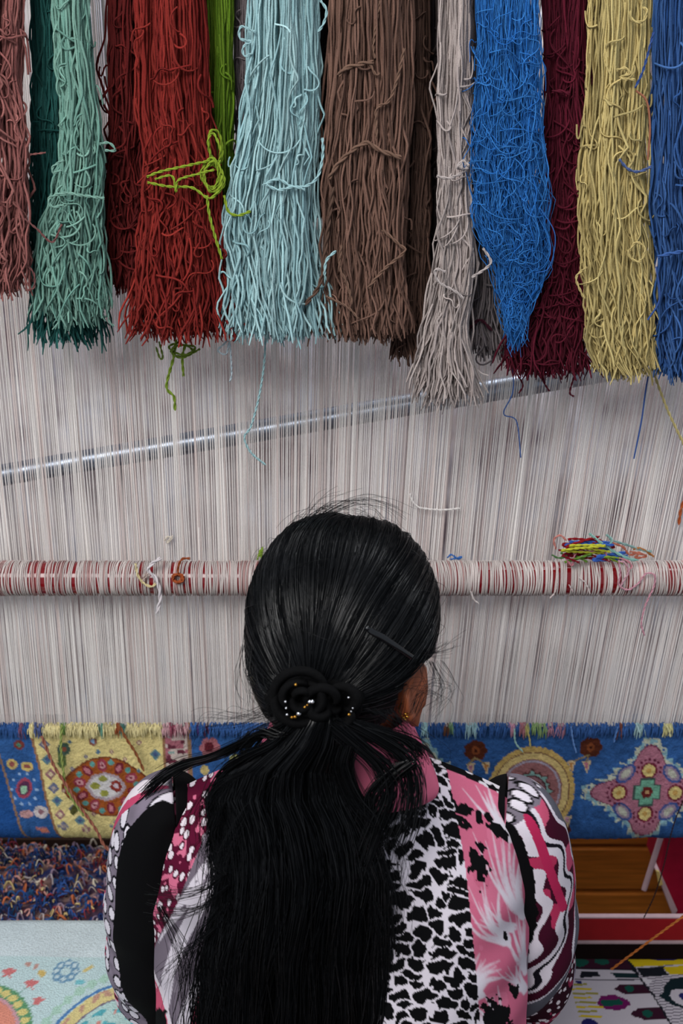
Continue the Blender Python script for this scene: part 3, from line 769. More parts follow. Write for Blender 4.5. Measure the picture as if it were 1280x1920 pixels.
# ------------------------------------------------------------------ the carpet on the loom
def carpet_colours(x, y):
    p = Paint(x, y, (52, 94, 152))
    hn = noise(x, y, 9, 41)
    p.c *= (0.82 + 0.36 * noise(x, y, 30, 40))[..., None] * (0.9 + 0.2 * hn)[..., None]
    CREAM, BROWN, ORANGE, GREYBL, PINK, MAR = (222, 204, 140), (120, 78, 60), (158, 84, 38), (96, 116, 140), (176, 112, 124), (96, 32, 46)
    # left: yellow panel
    p.poly([(54, 1340), (66, 1420), (78, 1500), (100, 1640), (352, 1640), (352, 1340)], CREAM)
    yel = p.inpoly([(54, 1340), (66, 1420), (78, 1500), (100, 1640), (306, 1640), (304, 1340)])
    p.line([(56, 1370), (68, 1440), (76, 1500), (96, 1600)], 5, (150, 110, 80))
    p.line([(-10, 1400), (4, 1470), (16, 1530), (30, 1600)], 5, (140, 110, 90))
    p.poly([(-200, 1340), (-12, 1400), (2, 1470), (14, 1530), (26, 1640), (-200, 1640)], (34, 78, 140))
    # motifs of the blue border
    p.ell(32, 1392, 10, 9, (120, 60, 56)); p.ell(32, 1392, 4, 4, (80, 130, 110))
    p.ell(15, 1428, 11, 10, (200, 176, 110)); p.ell(15, 1428, 5, 5, (150, 84, 80))
    p.ell(43, 1433, 12, 9, (206, 180, 110)); p.ell(43, 1433, 6, 4, (150, 84, 80))
    p.ell(34, 1474, 15, 20, (160, 70, 90), 0.4); p.ell(34, 1474, 10, 15, (90, 50, 80), 0.4); p.ell(33, 1477, 6, 9, (150, 190, 160), 0.4)
    for k in range(10):
        a = k * 0.63
        p.ell(34 + 24 * math.cos(a), 1476 + 30 * math.sin(a), 3, 3, (150, 176, 210))
    p.ell(34, 1524, 13, 8, (196, 150, 150)); p.ell(62, 1520, 14, 12, (200, 190, 190)); p.ell(62, 1520, 6, 5, (140, 100, 110))
    p.ell(62, 1556, 14, 6, (200, 120, 100), 0.4)
    # the big medallion
    def med(sx, col, t=0.0):
        pts = []
        for k in range(60):
            a = k * 2 * math.pi / 60
            rx = 70 + 14 * max(0, abs(math.cos(a)) - 0.8) * 5
            pts.append((192 + sx * rx * math.cos(a), 1471 + sx * 56 * math.sin(a)))
        return p.poly(pts, col)
    med(1.02, (110, 56, 36)); med(0.97, ORANGE)
    for k in range(10):
        a = k * 2 * math.pi / 10 + 0.2
        cx, cy = 192 + 52 * math.cos(a), 1471 + 41 * math.sin(a)
        if k % 2:
            p.ell(cx, cy, 12, 9, (150, 60, 76), a); p.ell(cx, cy, 7, 5, (206, 150, 156), a); p.ell(cx, cy, 3, 2.5, (120, 40, 56))
        else:
            p.ell(cx, cy, 12, 8, (120, 40, 52), a); p.ell(cx, cy, 7, 4.5, (190, 120, 130), a)
        b = a + 0.31
        p.ell(192 + 58 * math.cos(b), 1471 + 47 * math.sin(b), 5.5, 5.5, (96, 156, 150))
    p.poly([(150, 1471), (165, 1450), (190, 1443), (216, 1450), (230, 1471), (216, 1490), (190, 1499), (165, 1492)], (176, 158, 166))
    p.poly([(157, 1471), (169, 1454), (190, 1448), (212, 1454), (224, 1471), (212, 1487), (190, 1494), (169, 1488)], (210, 206, 206))
    for cx, cy, r in ((170, 1470, 7), (186, 1456, 6), (186, 1484, 6)):
        p.ell(cx, cy, r + 2, r, (150, 150, 70))
    for k in range(8):
        a = k * math.pi / 4
        p.ell(210 + 8 * math.cos(a), 1470 + 8 * math.sin(a), 4, 4, (140, 52, 44))
    p.ell(210, 1470, 5, 5, (206, 190, 200))
    # little diamonds in the yellow ground
    def diamond(cx, cy, s, c1, c2):
        p.poly([(cx - s, cy), (cx, cy - s), (cx + s, cy), (cx, cy + s)], c1)
        p.poly([(cx - s * 0.5, cy), (cx, cy - s * 0.5), (cx + s * 0.5, cy), (cx, cy + s * 0.5)], c2)
    for k, (cx, cy) in enumerate(((80, 1390), (83, 1419), (87, 1447), (91, 1473), (95, 1498), (99, 1525), (103, 1548), (136, 1537), (146, 1557), (126, 1515), (288, 1410), (258, 1387), (172, 1386), (128, 1386), (163, 1525), (205, 1540), (196, 1547), (230, 1418), (156, 1414), (180, 1405), (205, 1405), (128, 1438), (255, 1440), (110, 1478))):
        s = (11 if k < 11 else 6) if k < 13 else 5
        diamond(cx, cy, s, ((104, 108, 134), (98, 132, 140), (150, 104, 110))[k % 3], ((176, 160, 150), (74, 92, 130), (214, 196, 160))[k % 3])
    p.line([(118, 1394), (112, 1404), (110, 1428)], 16, (96, 116, 70)); p.ell(116, 1400, 12, 12, (74, 96, 84)); p.ell(116, 1400, 5, 5, (140, 80, 60))
    p.ell(126, 1516, 7, 11, (84, 84, 44), 0.3)
    p.ell(172, 1385, 8, 8, (130, 80, 70)); p.ell(172, 1385, 4, 4, (130, 160, 190))
    # pink strip between yellow and blue
    strip = (x > 305) & (x < 353)
    p.put(strip, (206, 188, 180))
    n1 = noise(x, y, 13, 50); n2 = noise(x, y, 9, 51)
    p.put(strip & (n1 > 0.52), (170, 104, 116)); p.put(strip & (n2 > 0.70), (100, 46, 60)); p.put(strip & (n2 < 0.2), (150, 176, 170))
    p.put((x > 303) & (x < 307), (150, 110, 80)); p.put((x > 350) & (x < 356), (146, 112, 84))
    # pink flower on the blue field
    for k in range(6):
        a = k * math.pi / 3
        p.ell(392 + 11 * math.cos(a), 1398 + 12 * math.sin(a), 9, 9, (170, 104, 112))
    p.ell(390, 1396, 9, 10, (96, 34, 44))
    p.ell(440, 1418, 12, 8, (190, 190, 120)); p.ell(380, 1440, 8, 10, (200, 180, 120))
    # right: field motifs
    def scallop(cx, cy, rx, ry, n, r, col):
        for k in range(n):
            a = k * 2 * math.pi / n
            p.ell(cx + rx * math.cos(a), cy + ry * math.sin(a), r, r, col)
    cx, cy = 1002, 1480
    for sx, col in ((1.0, (220, 190, 120)), ):
        scallop(cx, cy, 76, 78, 44, 8.5, (206, 174, 104))
    p.ell(cx, cy, 74, 76, (120, 80, 70)); p.ell(cx, cy, 72, 74, (222, 196, 130)); p.ell(cx, cy, 60, 62, (150, 104, 100)); p.ell(cx, cy, 57, 60, (176, 166, 182))
    p.ell(cx, cy, 53, 56, (160, 108, 108))
    pts = []
    for k in range(32):
        a = k * 2 * math.pi / 32; r = (46, 36, 40, 36)[k % 4]
        pts.append((cx + r * math.cos(a), cy + r * math.sin(a)))
    p.poly(pts, (96, 56, 56)); p.poly([(cx + (q[0] - cx) * 0.9, cy + (q[1] - cy) * 0.9) for q in pts], (140, 180, 172))
    p.ell(cx, cy, 30, 31, (84, 46, 54)); p.ell(cx, cy, 27, 28, (150, 110, 116))
    for k in range(7):
        a = k * 2 * math.pi / 7
        p.ell(cx + 14 * math.cos(a), cy + 14 * math.sin(a), 9, 9, (96, 60, 60)); p.ell(cx + 14 * math.cos(a), cy + 14 * math.sin(a), 7, 7, (200, 160, 130))
    p.ell(cx, cy, 6, 6, (200, 150, 110))
    for bx, by, s in ((893, 1402, 1.0), (1110, 1396, 1.0), (1064, 1560, 1.0), (780, 1400, 0.8)):
        for k in range(7):
            a = k * 2 * math.pi / 7
            p.ell(bx + 13 * s * math.cos(a), by + 12 * s * math.sin(a), 9 * s, 8 * s, (86, 42, 28))
        p.ell(bx, by, 8 * s, 8 * s, (130, 70, 40)); p.ell(bx, by, 3, 3, (60, 24, 20))
    for dx, dy, c in ((885, 1437, (190, 130, 150)), (914, 1434, (196, 130, 70)), (1076, 1432, (196, 140, 80)), (1105, 1433, (190, 120, 140)), (1075, 1538, (200, 150, 170)), (1048, 1546, (150, 180, 150))):
        p.poly([(dx - 9, dy - 10), (dx + 8, dy - 12), (dx + 2, dy + 14)], (214, 190, 150)); p.poly([(dx - 5, dy - 7), (dx + 4, dy - 8), (dx + 1, dy + 8)], c)
    p.line([(893, 1416), (880, 1428)], 3, (150, 130, 90)); p.line([(893, 1416), (912, 1426)], 3, (150, 130, 90))
    p.line([(1108, 1410), (1080, 1422)], 3, (150, 130, 90)); p.line([(1108, 1410), (1104, 1424)], 3, (150, 130, 90))
    # pink star medallion (whole at the right, its twin behind the woman's shoulder)
    for cx, cy in ((1224, 1482), (790, 1482)):
        leaf = []
        R = lambda a: 84 + 18 * math.cos(4 * a) + 8 * math.cos(8 * a)
        for k in range(64):
            a = k * 2 * math.pi / 64
            r = R(a) * 1.13 + (9 if k % 2 else -3)
            leaf.append((cx + r * math.cos(a), cy + 0.84 * r * math.sin(a)))
        lm = p.inpoly(leaf); nn = noise(x, y, 8, 77)
        p.put(lm & (nn > 0.3), (196, 200, 180)); p.put(lm & (nn > 0.62), (140, 180, 190))
        star = [(cx + R(k * 2 * math.pi / 64) * math.cos(k * 2 * math.pi / 64), cy + 0.84 * R(k * 2 * math.pi / 64) * math.sin(k * 2 * math.pi / 64)) for k in range(64)]
        p.poly(star, (120, 60, 84)); p.poly([(cx + (q[0] - cx) * 0.965, cy + (q[1] - cy) * 0.96) for q in star], (178, 116, 134))
        for k in range(4):
            a = k * math.pi / 2
            dx, dy = cx + 54 * math.cos(a), cy + 42 * math.sin(a)
            p.ell(dx, dy, 16, 16, (120, 40, 60)); p.ell(dx, dy, 12, 12, (222, 200, 130)); p.ell(dx, dy, 5, 5, (200, 160, 90))
            for q in range(9):
                b = a + (q - 4) * 0.42
                p.ell(dx + 22 * math.cos(b), dy + 22 * math.sin(b), 2.6, 2.6, (100, 34, 60))
            b = a + math.pi / 4
            dx, dy = cx + 62 * math.cos(b), cy + 52 * math.sin(b)
            p.ell(dx, dy, 22, 14, (70, 90, 150), b + math.pi / 2 if k % 2 else b - math.pi / 2); p.ell(dx, dy, 17, 10, (160, 140, 160), b + math.pi / 2); p.ell(dx, dy, 11, 6, (196, 196, 180), b + math.pi / 2)
        for w, h in ((24, 12), (12, 24)):
            p.poly([(cx - w - 3, cy - h - 3), (cx + w + 3, cy - h - 3), (cx + w + 3, cy + h + 3), (cx - w - 3, cy + h + 3)], (70, 90, 84))
        for w, h in ((24, 12), (12, 24)):
            p.poly([(cx - w, cy - h), (cx + w, cy - h), (cx + w, cy + h), (cx - w, cy + h)], (118, 176, 150))
        for k in range(6):
            a = k * math.pi / 3
            p.ell(cx + 7 * math.cos(a), cy + 7 * math.sin(a), 5, 5, (110, 40, 40))
        p.ell(cx, cy, 4, 4, (214, 170, 120))
    return p.c * (0.86 * (0.88 + 0.24 * hn))[..., None]

carpet = empty('unfinished_carpet', (0, Y_W, 0.6))
tag(carpet, 'half-woven carpet of blue and yellow medallions stretched on the loom', 'carpet')
def carpet_profile():
    """(Y, z, gy) down the face and round the lower beam"""
    z_bot = float(P(640, 1542, Y_W - 0.006)[2])
    rb = 0.045
    pts = []
    for k in range(84):
        z = FELL_Z + (z_bot - FELL_Z) * k / 83
        pts.append((Y_W - 0.008, z))
    for k in range(1, 32):
        a = k / 31 * math.radians(200)
        pts.append((Y_W - 0.008 + rb - rb * math.cos(a), z_bot - rb * math.sin(a)))
    return np.array(pts), z_bot, rb
cp, z_bot, rb = carpet_profile()
s = np.concatenate([[0], np.cumsum(np.linalg.norm(np.diff(cp, axis=0), axis=1))])
gy = 1357 + s * (1542 - 1357) / s[83]
xs = np.linspace(-0.54, 0.54, 600)
gx = 640 + xs * 1365
GX, GY = np.meshgrid(gx, gy)
C = carpet_colours(GX, GY)
Vv = np.zeros(GX.shape + (3,))
Vv[..., 0] = xs[None]; Vv[..., 1] = cp[:, :1]; Vv[..., 2] = cp[:, 1:]
bmp = (noise(GX, GY, 3, 90) - 0.5) * 0.0022 + (noise(GX, GY, 40, 91) - 0.5) * 0.003
nz_ = np.gradient(cp[:, 1]); ny_ = np.gradient(cp[:, 0]); ln = np.hypot(nz_, ny_)
Vv[..., 1] += bmp * (nz_ / ln)[:, None]; Vv[..., 2] -= bmp * (ny_ / ln)[:, None]
tag(mk('carpet_pile', Vv.reshape(-1, 3), gridq(*GX.shape), M_PILE, carpet, C.reshape(-1, 3)), kind='stuff')
# uncut tufts along the fell line
def tufts():
    r = np.random.default_rng(51)
    n = 2800
    px = r.uniform(-120, 1400, n)
    row = r.random(n)
    base = P(px, 1354 + row * 10, Y_W - 0.009)
    L = r.uniform(0.007, 0.017, n)
    m = 5; t = np.linspace(0, 1, m)
    pth = np.zeros((n, m, 3))
    pth[:, :, 0] = base[:, :1] + r.standard_normal((n, 1)) * 0.002 * t
    pth[:, :, 1] = base[:, 1:2] - 0.004 * np.sin(t * 2.0)[None] - 0.002 * row[:, None]
    pth[:, :, 2] = base[:, 2:3] + 0.003 * np.sin(t * 3.1)[None] - L[:, None] * t ** 1.3
    cols = np.zeros((n, 3)) + lin((62, 104, 168))
    def span(a, b, c): cols[(px >= a) & (px < b)] = lin(c)
    span(-120, 54, (56, 96, 158)); span(36, 44, (130, 84, 110)); span(54, 304, (238, 224, 168)); span(66, 82, (90, 104, 150)); span(114, 124, (116, 156, 80)); span(184, 194, (110, 160, 140)); span(218, 226, (160, 86, 50)); span(226, 236, (90, 140, 130))
    span(304, 352, (214, 170, 176)); span(318, 330, (160, 84, 104)); span(340, 346, (110, 56, 70)); span(352, 357, (150, 116, 90)); span(370, 374, (70, 50, 110)); span(386, 392, (80, 40, 70))
    span(790, 802, (170, 210, 214)); span(832, 842, (120, 80, 60)); span(842, 848, (130, 170, 130)); span(872, 894, (170, 206, 214)); span(954, 964, (214, 160, 180)); span(974, 984, (190, 130, 140)); span(984, 992, (190, 190, 120)); span(996, 1024, (150, 180, 120)); span(1026, 1036, (206, 150, 170)); span(1044, 1058, (206, 150, 170))
    span(1160, 1166, (140, 84, 70)); span(1190, 1204, (180, 214, 214)); span(1242, 1258, (226, 220, 160))
    cols *= 0.8 * np.clip(1 + 0.16 * r.standard_normal((n, 1)), 0.6, 1.4)
    rr = np.full((n, m), 0.00085); rr[:, -1] = 0.0005
    return tubes(pth, rr, 3, cols)
Vv, Q, C = tufts()
tag(mk('uncut_tufts', Vv, Q, M_YARN, carpet, C), kind='stuff')
for pts, c in (([(986, 1362), (992, 1384), (994, 1402)], (206, 190, 120)), ([(964, 1366), (966, 1392), (980, 1410)], (170, 210, 200)), ([(1070, 1362), (1074, 1390), (1080, 1412)], (110, 150, 210)), ([(1244, 1356), (1254, 1370), (1256, 1382)], (226, 222, 170)), ([(1192, 1356), (1200, 1376)], (190, 220, 220)), ([(1158, 1362), (1150, 1392)], (90, 130, 190))):
    yarn_obj('loose_tuft', pts, Y_W - 0.022, 0.0013, c, carpet)
lb = mk('lower_beam', *tubes(np.linspace((-0.9, Y_W - 0.008 + rb, z_bot), (0.9, Y_W - 0.008 + rb, z_bot), 6), rb - 0.003, 28)[:2], M_DARKWOOD, loom)

# long yarns left hanging from the weaving
knot_thing('hanging_yarn', 'long rust yarn trailing down the left of the carpet past the shoulder', [
    ([(78, 1380), (100, 1434), (124, 1472), (150, 1512), (180, 1556), (196, 1586), (224, 1610)], 0.0021, (164, 102, 84), Y_W - 0.03)])
knot_thing('hanging_yarn', 'green yarn trailing across the yellow part of the carpet', [
    ([(116, 1358), (114, 1400), (118, 1440), (124, 1476), (140, 1506), (158, 1530)], 0.0018, (150, 164, 90), Y_W - 0.026)])
knot_thing('hanging_yarn', 'brown yarn looped from the fell line to the medallion', [
    ([(222, 1358), (236, 1384), (254, 1412), (270, 1446)], 0.0019, (150, 92, 56), Y_W - 0.026)])
knot_thing('hanging_yarn', 'thin dark thread dangling over the carpet at the far right', [
    ([(1290, 1480), (1268, 1530), (1256, 1570), (1242, 1630), (1226, 1680), (1206, 1722)], 0.0009, (50, 34, 36), Y_W - 0.02)])
knot_thing('hanging_yarn', 'taut orange string slanting over the patterned cushion', [
    ([(1330, 1682), (1180, 1792), (1084, 1866), (1040, 1900)], 0.0016, (190, 110, 52), 1.33)])

# ------------------------------------------------------------------ base of the loom
boards = empty('board_panel', (0, 1.82, 0))
tag(boards, 'varnished plank panel standing behind the lower loom beam', 'panel')
zg = [float(P(640, yy, 1.8)[2]) for yy in (1756, 1672, 1588, 1504, 1420)]
for k in range(4):
    boxobj('plank', (-0.85, 0.85, 1.80, 1.825, zg[k] + 0.003, zg[k + 1] - 0.003), M_WOOD, boards, 0.004)
boxobj('plank', (-0.85, 0.85, 1.80, 1.825, 0.0, zg[0] - 0.003), M_WOOD, boards, 0.004)
boxobj('backing_board', (-0.85, 0.85, 1.826, 1.84, 0.0, zg[4]), M_DARKWOOD, boards, 0.002)

zr0, zr1 = float(P(640, 1764, 1.5)[2]), float(P(640, 1722, 1.5)[2])
rail = empty('red_rail', (0.5, 1.52, 0))
tag(rail, 'red painted rail edged in white under the carpet at right', 'rail')
boxobj('rail_board', (0.02, 0.85, 1.50, 1.507, zr0, zr1), M_REDPAINT, rail, 0.002)
boxobj('white_edging', (0.02, 0.85, 1.499, 1.508, zr1, zr1 + 0.003), M_PALEPAINT, rail, 0.001)
boxobj('white_edging', (0.02, 0.85, 1.498, 1.509, zr0 - 0.005, zr0), M_PALEPAINT, rail, 0.001)
boxobj('gap_shade_board', (0.02, 0.85, 1.502, 1.507, 0.0, zr0 - 0.005), mat_plain('gap_shade_black', (26, 9, 9), 0.7, 0.2), rail, 0.001)  # added near-black sheet: shade of the gap below the rail, put in as colour

# crimson board leaning at the right
def slab(name, pts, Y0, Y1, mat, parent=None):
    a = np.array([P(x, y, Y0) for x, y in pts]); b = a + np.array([0, Y1 - Y0, 0]); n = len(pts)
    bm = bmesh.new()
    va = [bm.verts.new(v) for v in a]; vb = [bm.verts.new(v) for v in b]
    bm.faces.new(va[::-1]); bm.faces.new(vb)
    for i in range(n): bm.faces.new([va[i], va[(i + 1) % n], vb[(i + 1) % n], vb[i]])
    bmesh.ops.recalc_face_normals(bm, faces=bm.faces)
    me = bpy.data.meshes.new(name); bm.to_mesh(me); bm.free(); me.materials.append(mat)
    return bevel(attach(bpy.data.objects.new(name, me), parent), 0.001, 1)
cb_ = empty('crimson_board', tuple(P(1290, 1718, 1.66)))
tag(cb_, 'crimson board with a pale chamfered edge leaning beside the planks', 'board')
slab('board', [(1246, 1500), (1246, 1580), (1234, 1636), (1266, 1716), (1420, 1716), (1420, 1500)], 1.66, 1.74, M_CRIMSON, cb_)
slab('pale_edge', [(1228, 1630), (1236, 1632), (1270, 1708), (1262, 1720)], 1.645, 1.67, M_PALEPAINT, cb_)
slab('yellow_sticker', [(1229, 1632), (1236, 1634), (1243, 1660), (1235, 1662)], 1.641, 1.6449, mat_plain('straw_paint', (222, 196, 120), 0.6), cb_)
st_ = tag(mk('pale_stick', *tubes(P(np.linspace(1254, 1207, 6), np.linspace(1520, 1668, 6), 1.62), 0.0045, 10)[:2], M_PALEPAINT), 'thin pale stick leaning on the crimson board', 'stick')

# bench and what lies on it
BZ = 0.42
bench = empty('bench', (0, 1.05, 0))
tag(bench, 'low wooden weaving bench under the woman and the cushions', 'bench')
for k in range(3):
    boxobj('seat_plank', (-0.75, 0.75, 0.74 + k * 0.17, 0.74 + k * 0.17 + 0.165, BZ - 0.035, BZ), M_DARKWOOD, bench, 0.004)
for sx in (-0.62, 0.62):
    for yy in (0.78, 1.17):
        boxobj('leg', (sx - 0.03, sx + 0.03, yy, yy + 0.06, 0, BZ - 0.035), M_DARKWOOD, bench, 0.004)

def padded(name, x0, x1, y0, y1, z0, z1, colour, ptx, pty, nx, ny, mat, label, cat, seed):
    """soft mat: rounded edges, printed or woven top; colour(gx, gy) in its own coordinates"""
    e = empty(name, ((x0 + x1) / 2, (y0 + y1) / 2, z0)); tag(e, label, cat)
    u = np.linspace(0, 1, nx); v = np.linspace(0, 1, ny)
    U, Vg = np.meshgrid(u, v)
    X = x0 + (x1 - x0) * U; Y = y1 + (y0 - y1) * Vg
    ed = np.minimum(np.minimum(X - x0, x1 - X), np.minimum(Y - y0, y1 - Y))
    rd = 0.022
    drop = np.where(ed < rd, rd - np.sqrt(np.maximum(rd ** 2 - (rd - ed) ** 2, 0)), 0)
    Z = z1 - drop + (noise(X * 1000, Y * 1000, 70, seed) - 0.5) * 0.006 * np.clip(ed / rd, 0, 1)
    Ctop = colour(ptx(X, Y), pty(X, Y))
    bag = Bag(); bag.add(np.stack([X, Y, Z], -1).reshape(-1, 3), gridq(ny, nx)[:, ::-1], Ctop.reshape(-1, 3))
    o = bag.build('cover', mat, e)
    loop = [(i, 0) for i in range(nx)] + [(nx - 1, j) for j in range(1, ny)] + [(i, ny - 1) for i in range(nx - 2, -1, -1)] + [(0, j) for j in range(ny - 2, 0, -1)]
    ring = np.array([[X[j, i], Y[j, i], Z[j, i]] for i, j in loop]); cr = np.array([Ctop[j, i] for i, j in loop])
    low = ring.copy(); low[:, 2] = z0
    bag = Bag(); bag.add(np.concatenate([ring, low]), gridq(2, len(loop), True), np.concatenate([cr, cr]))
    bag.build('side_band', mat, e)
    return e

def rug_cols(x, y):
    p = Paint(x, y, (206, 220, 224))
    p.c *= (0.93 + 0.1 * noise(x, y, 40, 5))[..., None]
    low = y > 1800
    p.put(low, (190, 214, 216))
    def flower(cx, cy, r, c, c2, n=8):
        for k in range(n):
            a = k * 2 * math.pi / n
            p.ell(cx + r * math.cos(a), cy + r * 0.8 * math.sin(a), r * 0.45, r * 0.4, c)
            p.ell(cx + r * math.cos(a), cy + r * 0.8 * math.sin(a), r * 0.25, r * 0.2, c2)
    for k in range(3):
        ox = -420 * k
        flower(130 + ox, 1827, 18, (110, 150, 178), (196, 216, 220))
        for cx, cy, s in ((26, 1832, 15), (74, 1852, 15), (98, 1880, 11)):
            p.poly([(cx + ox - s, cy - 4), (cx + ox, cy - s * 0.6), (cx + ox + s, cy - 5), (cx + ox + s * 0.4, cy + 3), (cx + ox + s * 0.6, cy + s * 0.7), (cx + ox, cy + 5), (cx + ox - s * 0.6, cy + s * 0.7), (cx + ox - s * 0.4, cy + 3)], (204, 120, 120))
            p.line([(cx + ox - 6, cy + 8), (cx + ox - 20, cy + 24)], 2, (130, 170, 160))
        p.ell(88 + ox, 1832, 8, 6, (206, 180, 110), 0.6); p.ell(170 + ox, 1822, 10, 4, (206, 190, 130), -0.5); p.ell(162 + ox, 1846, 9, 5, (120, 190, 200))
        p.ell(56 + ox, 1816, 5, 5, (190, 150, 140)); p.ell(72 + ox, 1820, 5, 5, (190, 150, 140))
        # big arcs entering from below
        cx, cy = -30 + ox, 1952
        for r, c in ((104, (96, 150, 110)), (84, (196, 150, 160)), (78, (214, 140, 120)), (50, (206, 200, 120)), (40, (110, 170, 150))):
            p.ell(cx + 30, cy, r * 1.05, r * 0.95, c)
        for q in range(18):
            a = -0.1 - q * 0.18
            p.ell(cx + 30 + 97 * math.cos(a), cy + 88 * math.sin(a), 8, 6, (214, 200, 130))
        cx = 262 + ox
        d = np.hypot(x - cx, (y - 1965) * 1.1)
        p.put(np.abs(d - 148) < 6 + 4 * np.sin(np.arctan2(y - 1965, x - cx) * 40), (170, 206, 190))
        p.put(np.abs(d - 128) < 3, (84, 130, 180)); p.put((d < 124) & (d > 100), (214, 200, 140)); p.put((d < 100) & (d > 97), (120, 110, 130)); p.put(d < 97, (180, 210, 206))
        p.put((d < 124) & (d > 100) & (noise(x, y, 10, 61) > 0.7), (190, 150, 130)); p.put((d < 90) & (noise(x, y, 12, 62) > 0.62), (90, 170, 180)); p.put((d < 90) & (noise(x, y, 12, 63) > 0.72), (206, 140, 130))
    return p.c
ZRUG = 0.525
padded('folded_rug', -0.70, -0.215, 0.86, 1.365, BZ, ZRUG, rug_cols,
       lambda X, Y: 640 + X * 1443, lambda X, Y: 1720 + (1.36 - Y) * 970, 190, 180, M_PILE,
       'thick folded pale blue rug with coral flowers on the bench at left', 'rug', 71)
def ikat_cols(x, y):
    W_, K_, G_, PU, YE, BL, MA = (190, 182, 190), (18, 22, 30), (14, 74, 62), (104, 16, 84), (196, 170, 20), (30, 30, 92), (50, 14, 34)
    p = Paint(x, y, W_)
    wob = (noise(x, y, 5, 14) - 0.5) * 5
    xx = x + wob
    q = Paint(xx, y, W_); p = q
    for oy in (0, 150):
        # far band of dark and green, then stripes
        p.poly([(1000, 1792 + oy), (1194, 1792 + oy), (1198, 1818 + oy), (1000, 1818 + oy)], MA)
        p.ell(1095, 1803 + oy, 20, 12, G_); p.ell(1142, 1801 + oy, 14, 9, G_); p.ell(1040, 1803 + oy, 16, 10, G_)
        p.line([(1000, 1819 + oy), (1198, 1819 + oy)], 2.5, K_)
        p.poly([(1094, 1824 + oy), (1126, 1824 + oy), (1130, 1832 + oy), (1094, 1836 + oy)], K_); p.poly([(1150, 1826 + oy), (1200, 1825 + oy), (1200, 1834 + oy), (1160, 1834 + oy)], (14, 40, 44))
        p.line([(1000, 1839 + oy), (1204, 1838 + oy)], 2, (70, 66, 76))
        p.poly([(1149, 1856 + oy), (1164, 1847 + oy), (1212, 1847 + oy), (1212, 1866 + oy), (1164, 1865 + oy)], MA); p.ell(1177, 1856 + oy, 8, 6, G_)
        p.poly([(1109, 1882 + oy), (1120, 1868 + oy), (1146, 1866 + oy), (1168, 1876 + oy), (1168, 1886 + oy), (1148, 1894 + oy), (1124, 1892 + oy)], PU); p.poly([(1118, 1876 + oy), (1156, 1874 + oy), (1156, 1884 + oy), (1120, 1887 + oy)], G_)
        p.poly([(1164, 1902 + oy), (1178, 1892 + oy), (1222, 1892 + oy), (1226, 1912 + oy), (1184, 1912 + oy)], MA); p.ell(1194, 1902 + oy, 8, 6, G_)
        for k in range(8):
            p.line([(1070, 1850 + oy + k * 8), (1084 + 22 * ((k * 0.37) % 1) + 14, 1848 + oy + k * 8)], 3.5, YE if k % 2 else (150, 140, 60))
        p.ell(1086, 1918 + oy, 16, 9, BL); p.ell(1086, 1844 + oy, 6, 3, BL)
    # second strip beyond the seam
    seam = p.dist([(1188, 1780), (1200, 1820), (1216, 1870), (1228, 1920), (1260, 2060)])[0]
    right = p.inpoly([(1188, 1770), (1200, 1820), (1216, 1870), (1228, 1920), (1268, 2100), (1700, 2100), (1700, 1770)])
    p.put(right, W_)
    p.put(right & (np.sin((y + 0.12 * x) * 2 * math.pi / 5.2) > 0.45), (104, 96, 108))
    p.poly([(1190, 1788), (1330, 1780), (1330, 1806), (1200, 1812)], YE, right); p.ell(1266, 1792, 26, 8, BL, 0, right); p.poly([(1204, 1815), (1258, 1812), (1258, 1829), (1212, 1832)], K_, right); p.poly([(1258, 1812), (1330, 1810), (1330, 1826), (1262, 1828)], YE, right)
    p.poly([(1207, 1834), (1226, 1836), (1216, 1852)], (206, 200, 206), right)
    p.poly([(1228, 1872), (1250, 1846), (1262, 1836), (1330, 1826), (1330, 1900), (1270, 1894), (1242, 1888)], (10, 30, 36), right); p.ell(1270, 1872, 24, 16, W_, 0, right); p.ell(1276, 1872, 12, 8, BL, 0, right)
    p.put(seam < 2.6, K_)
    return p.c * 0.72
padded('ikat_cushion', 0.205, 0.63, 0.98, 1.365, BZ, 0.462, ikat_cols,
       lambda X, Y: 640 + X * 1400, lambda X, Y: 1790 + (1.36 - Y) * 960, 260, 200, M_CLOTH,
       'flat cushion in black, white and yellow ikat cloth on the bench at right', 'cushion', 72)

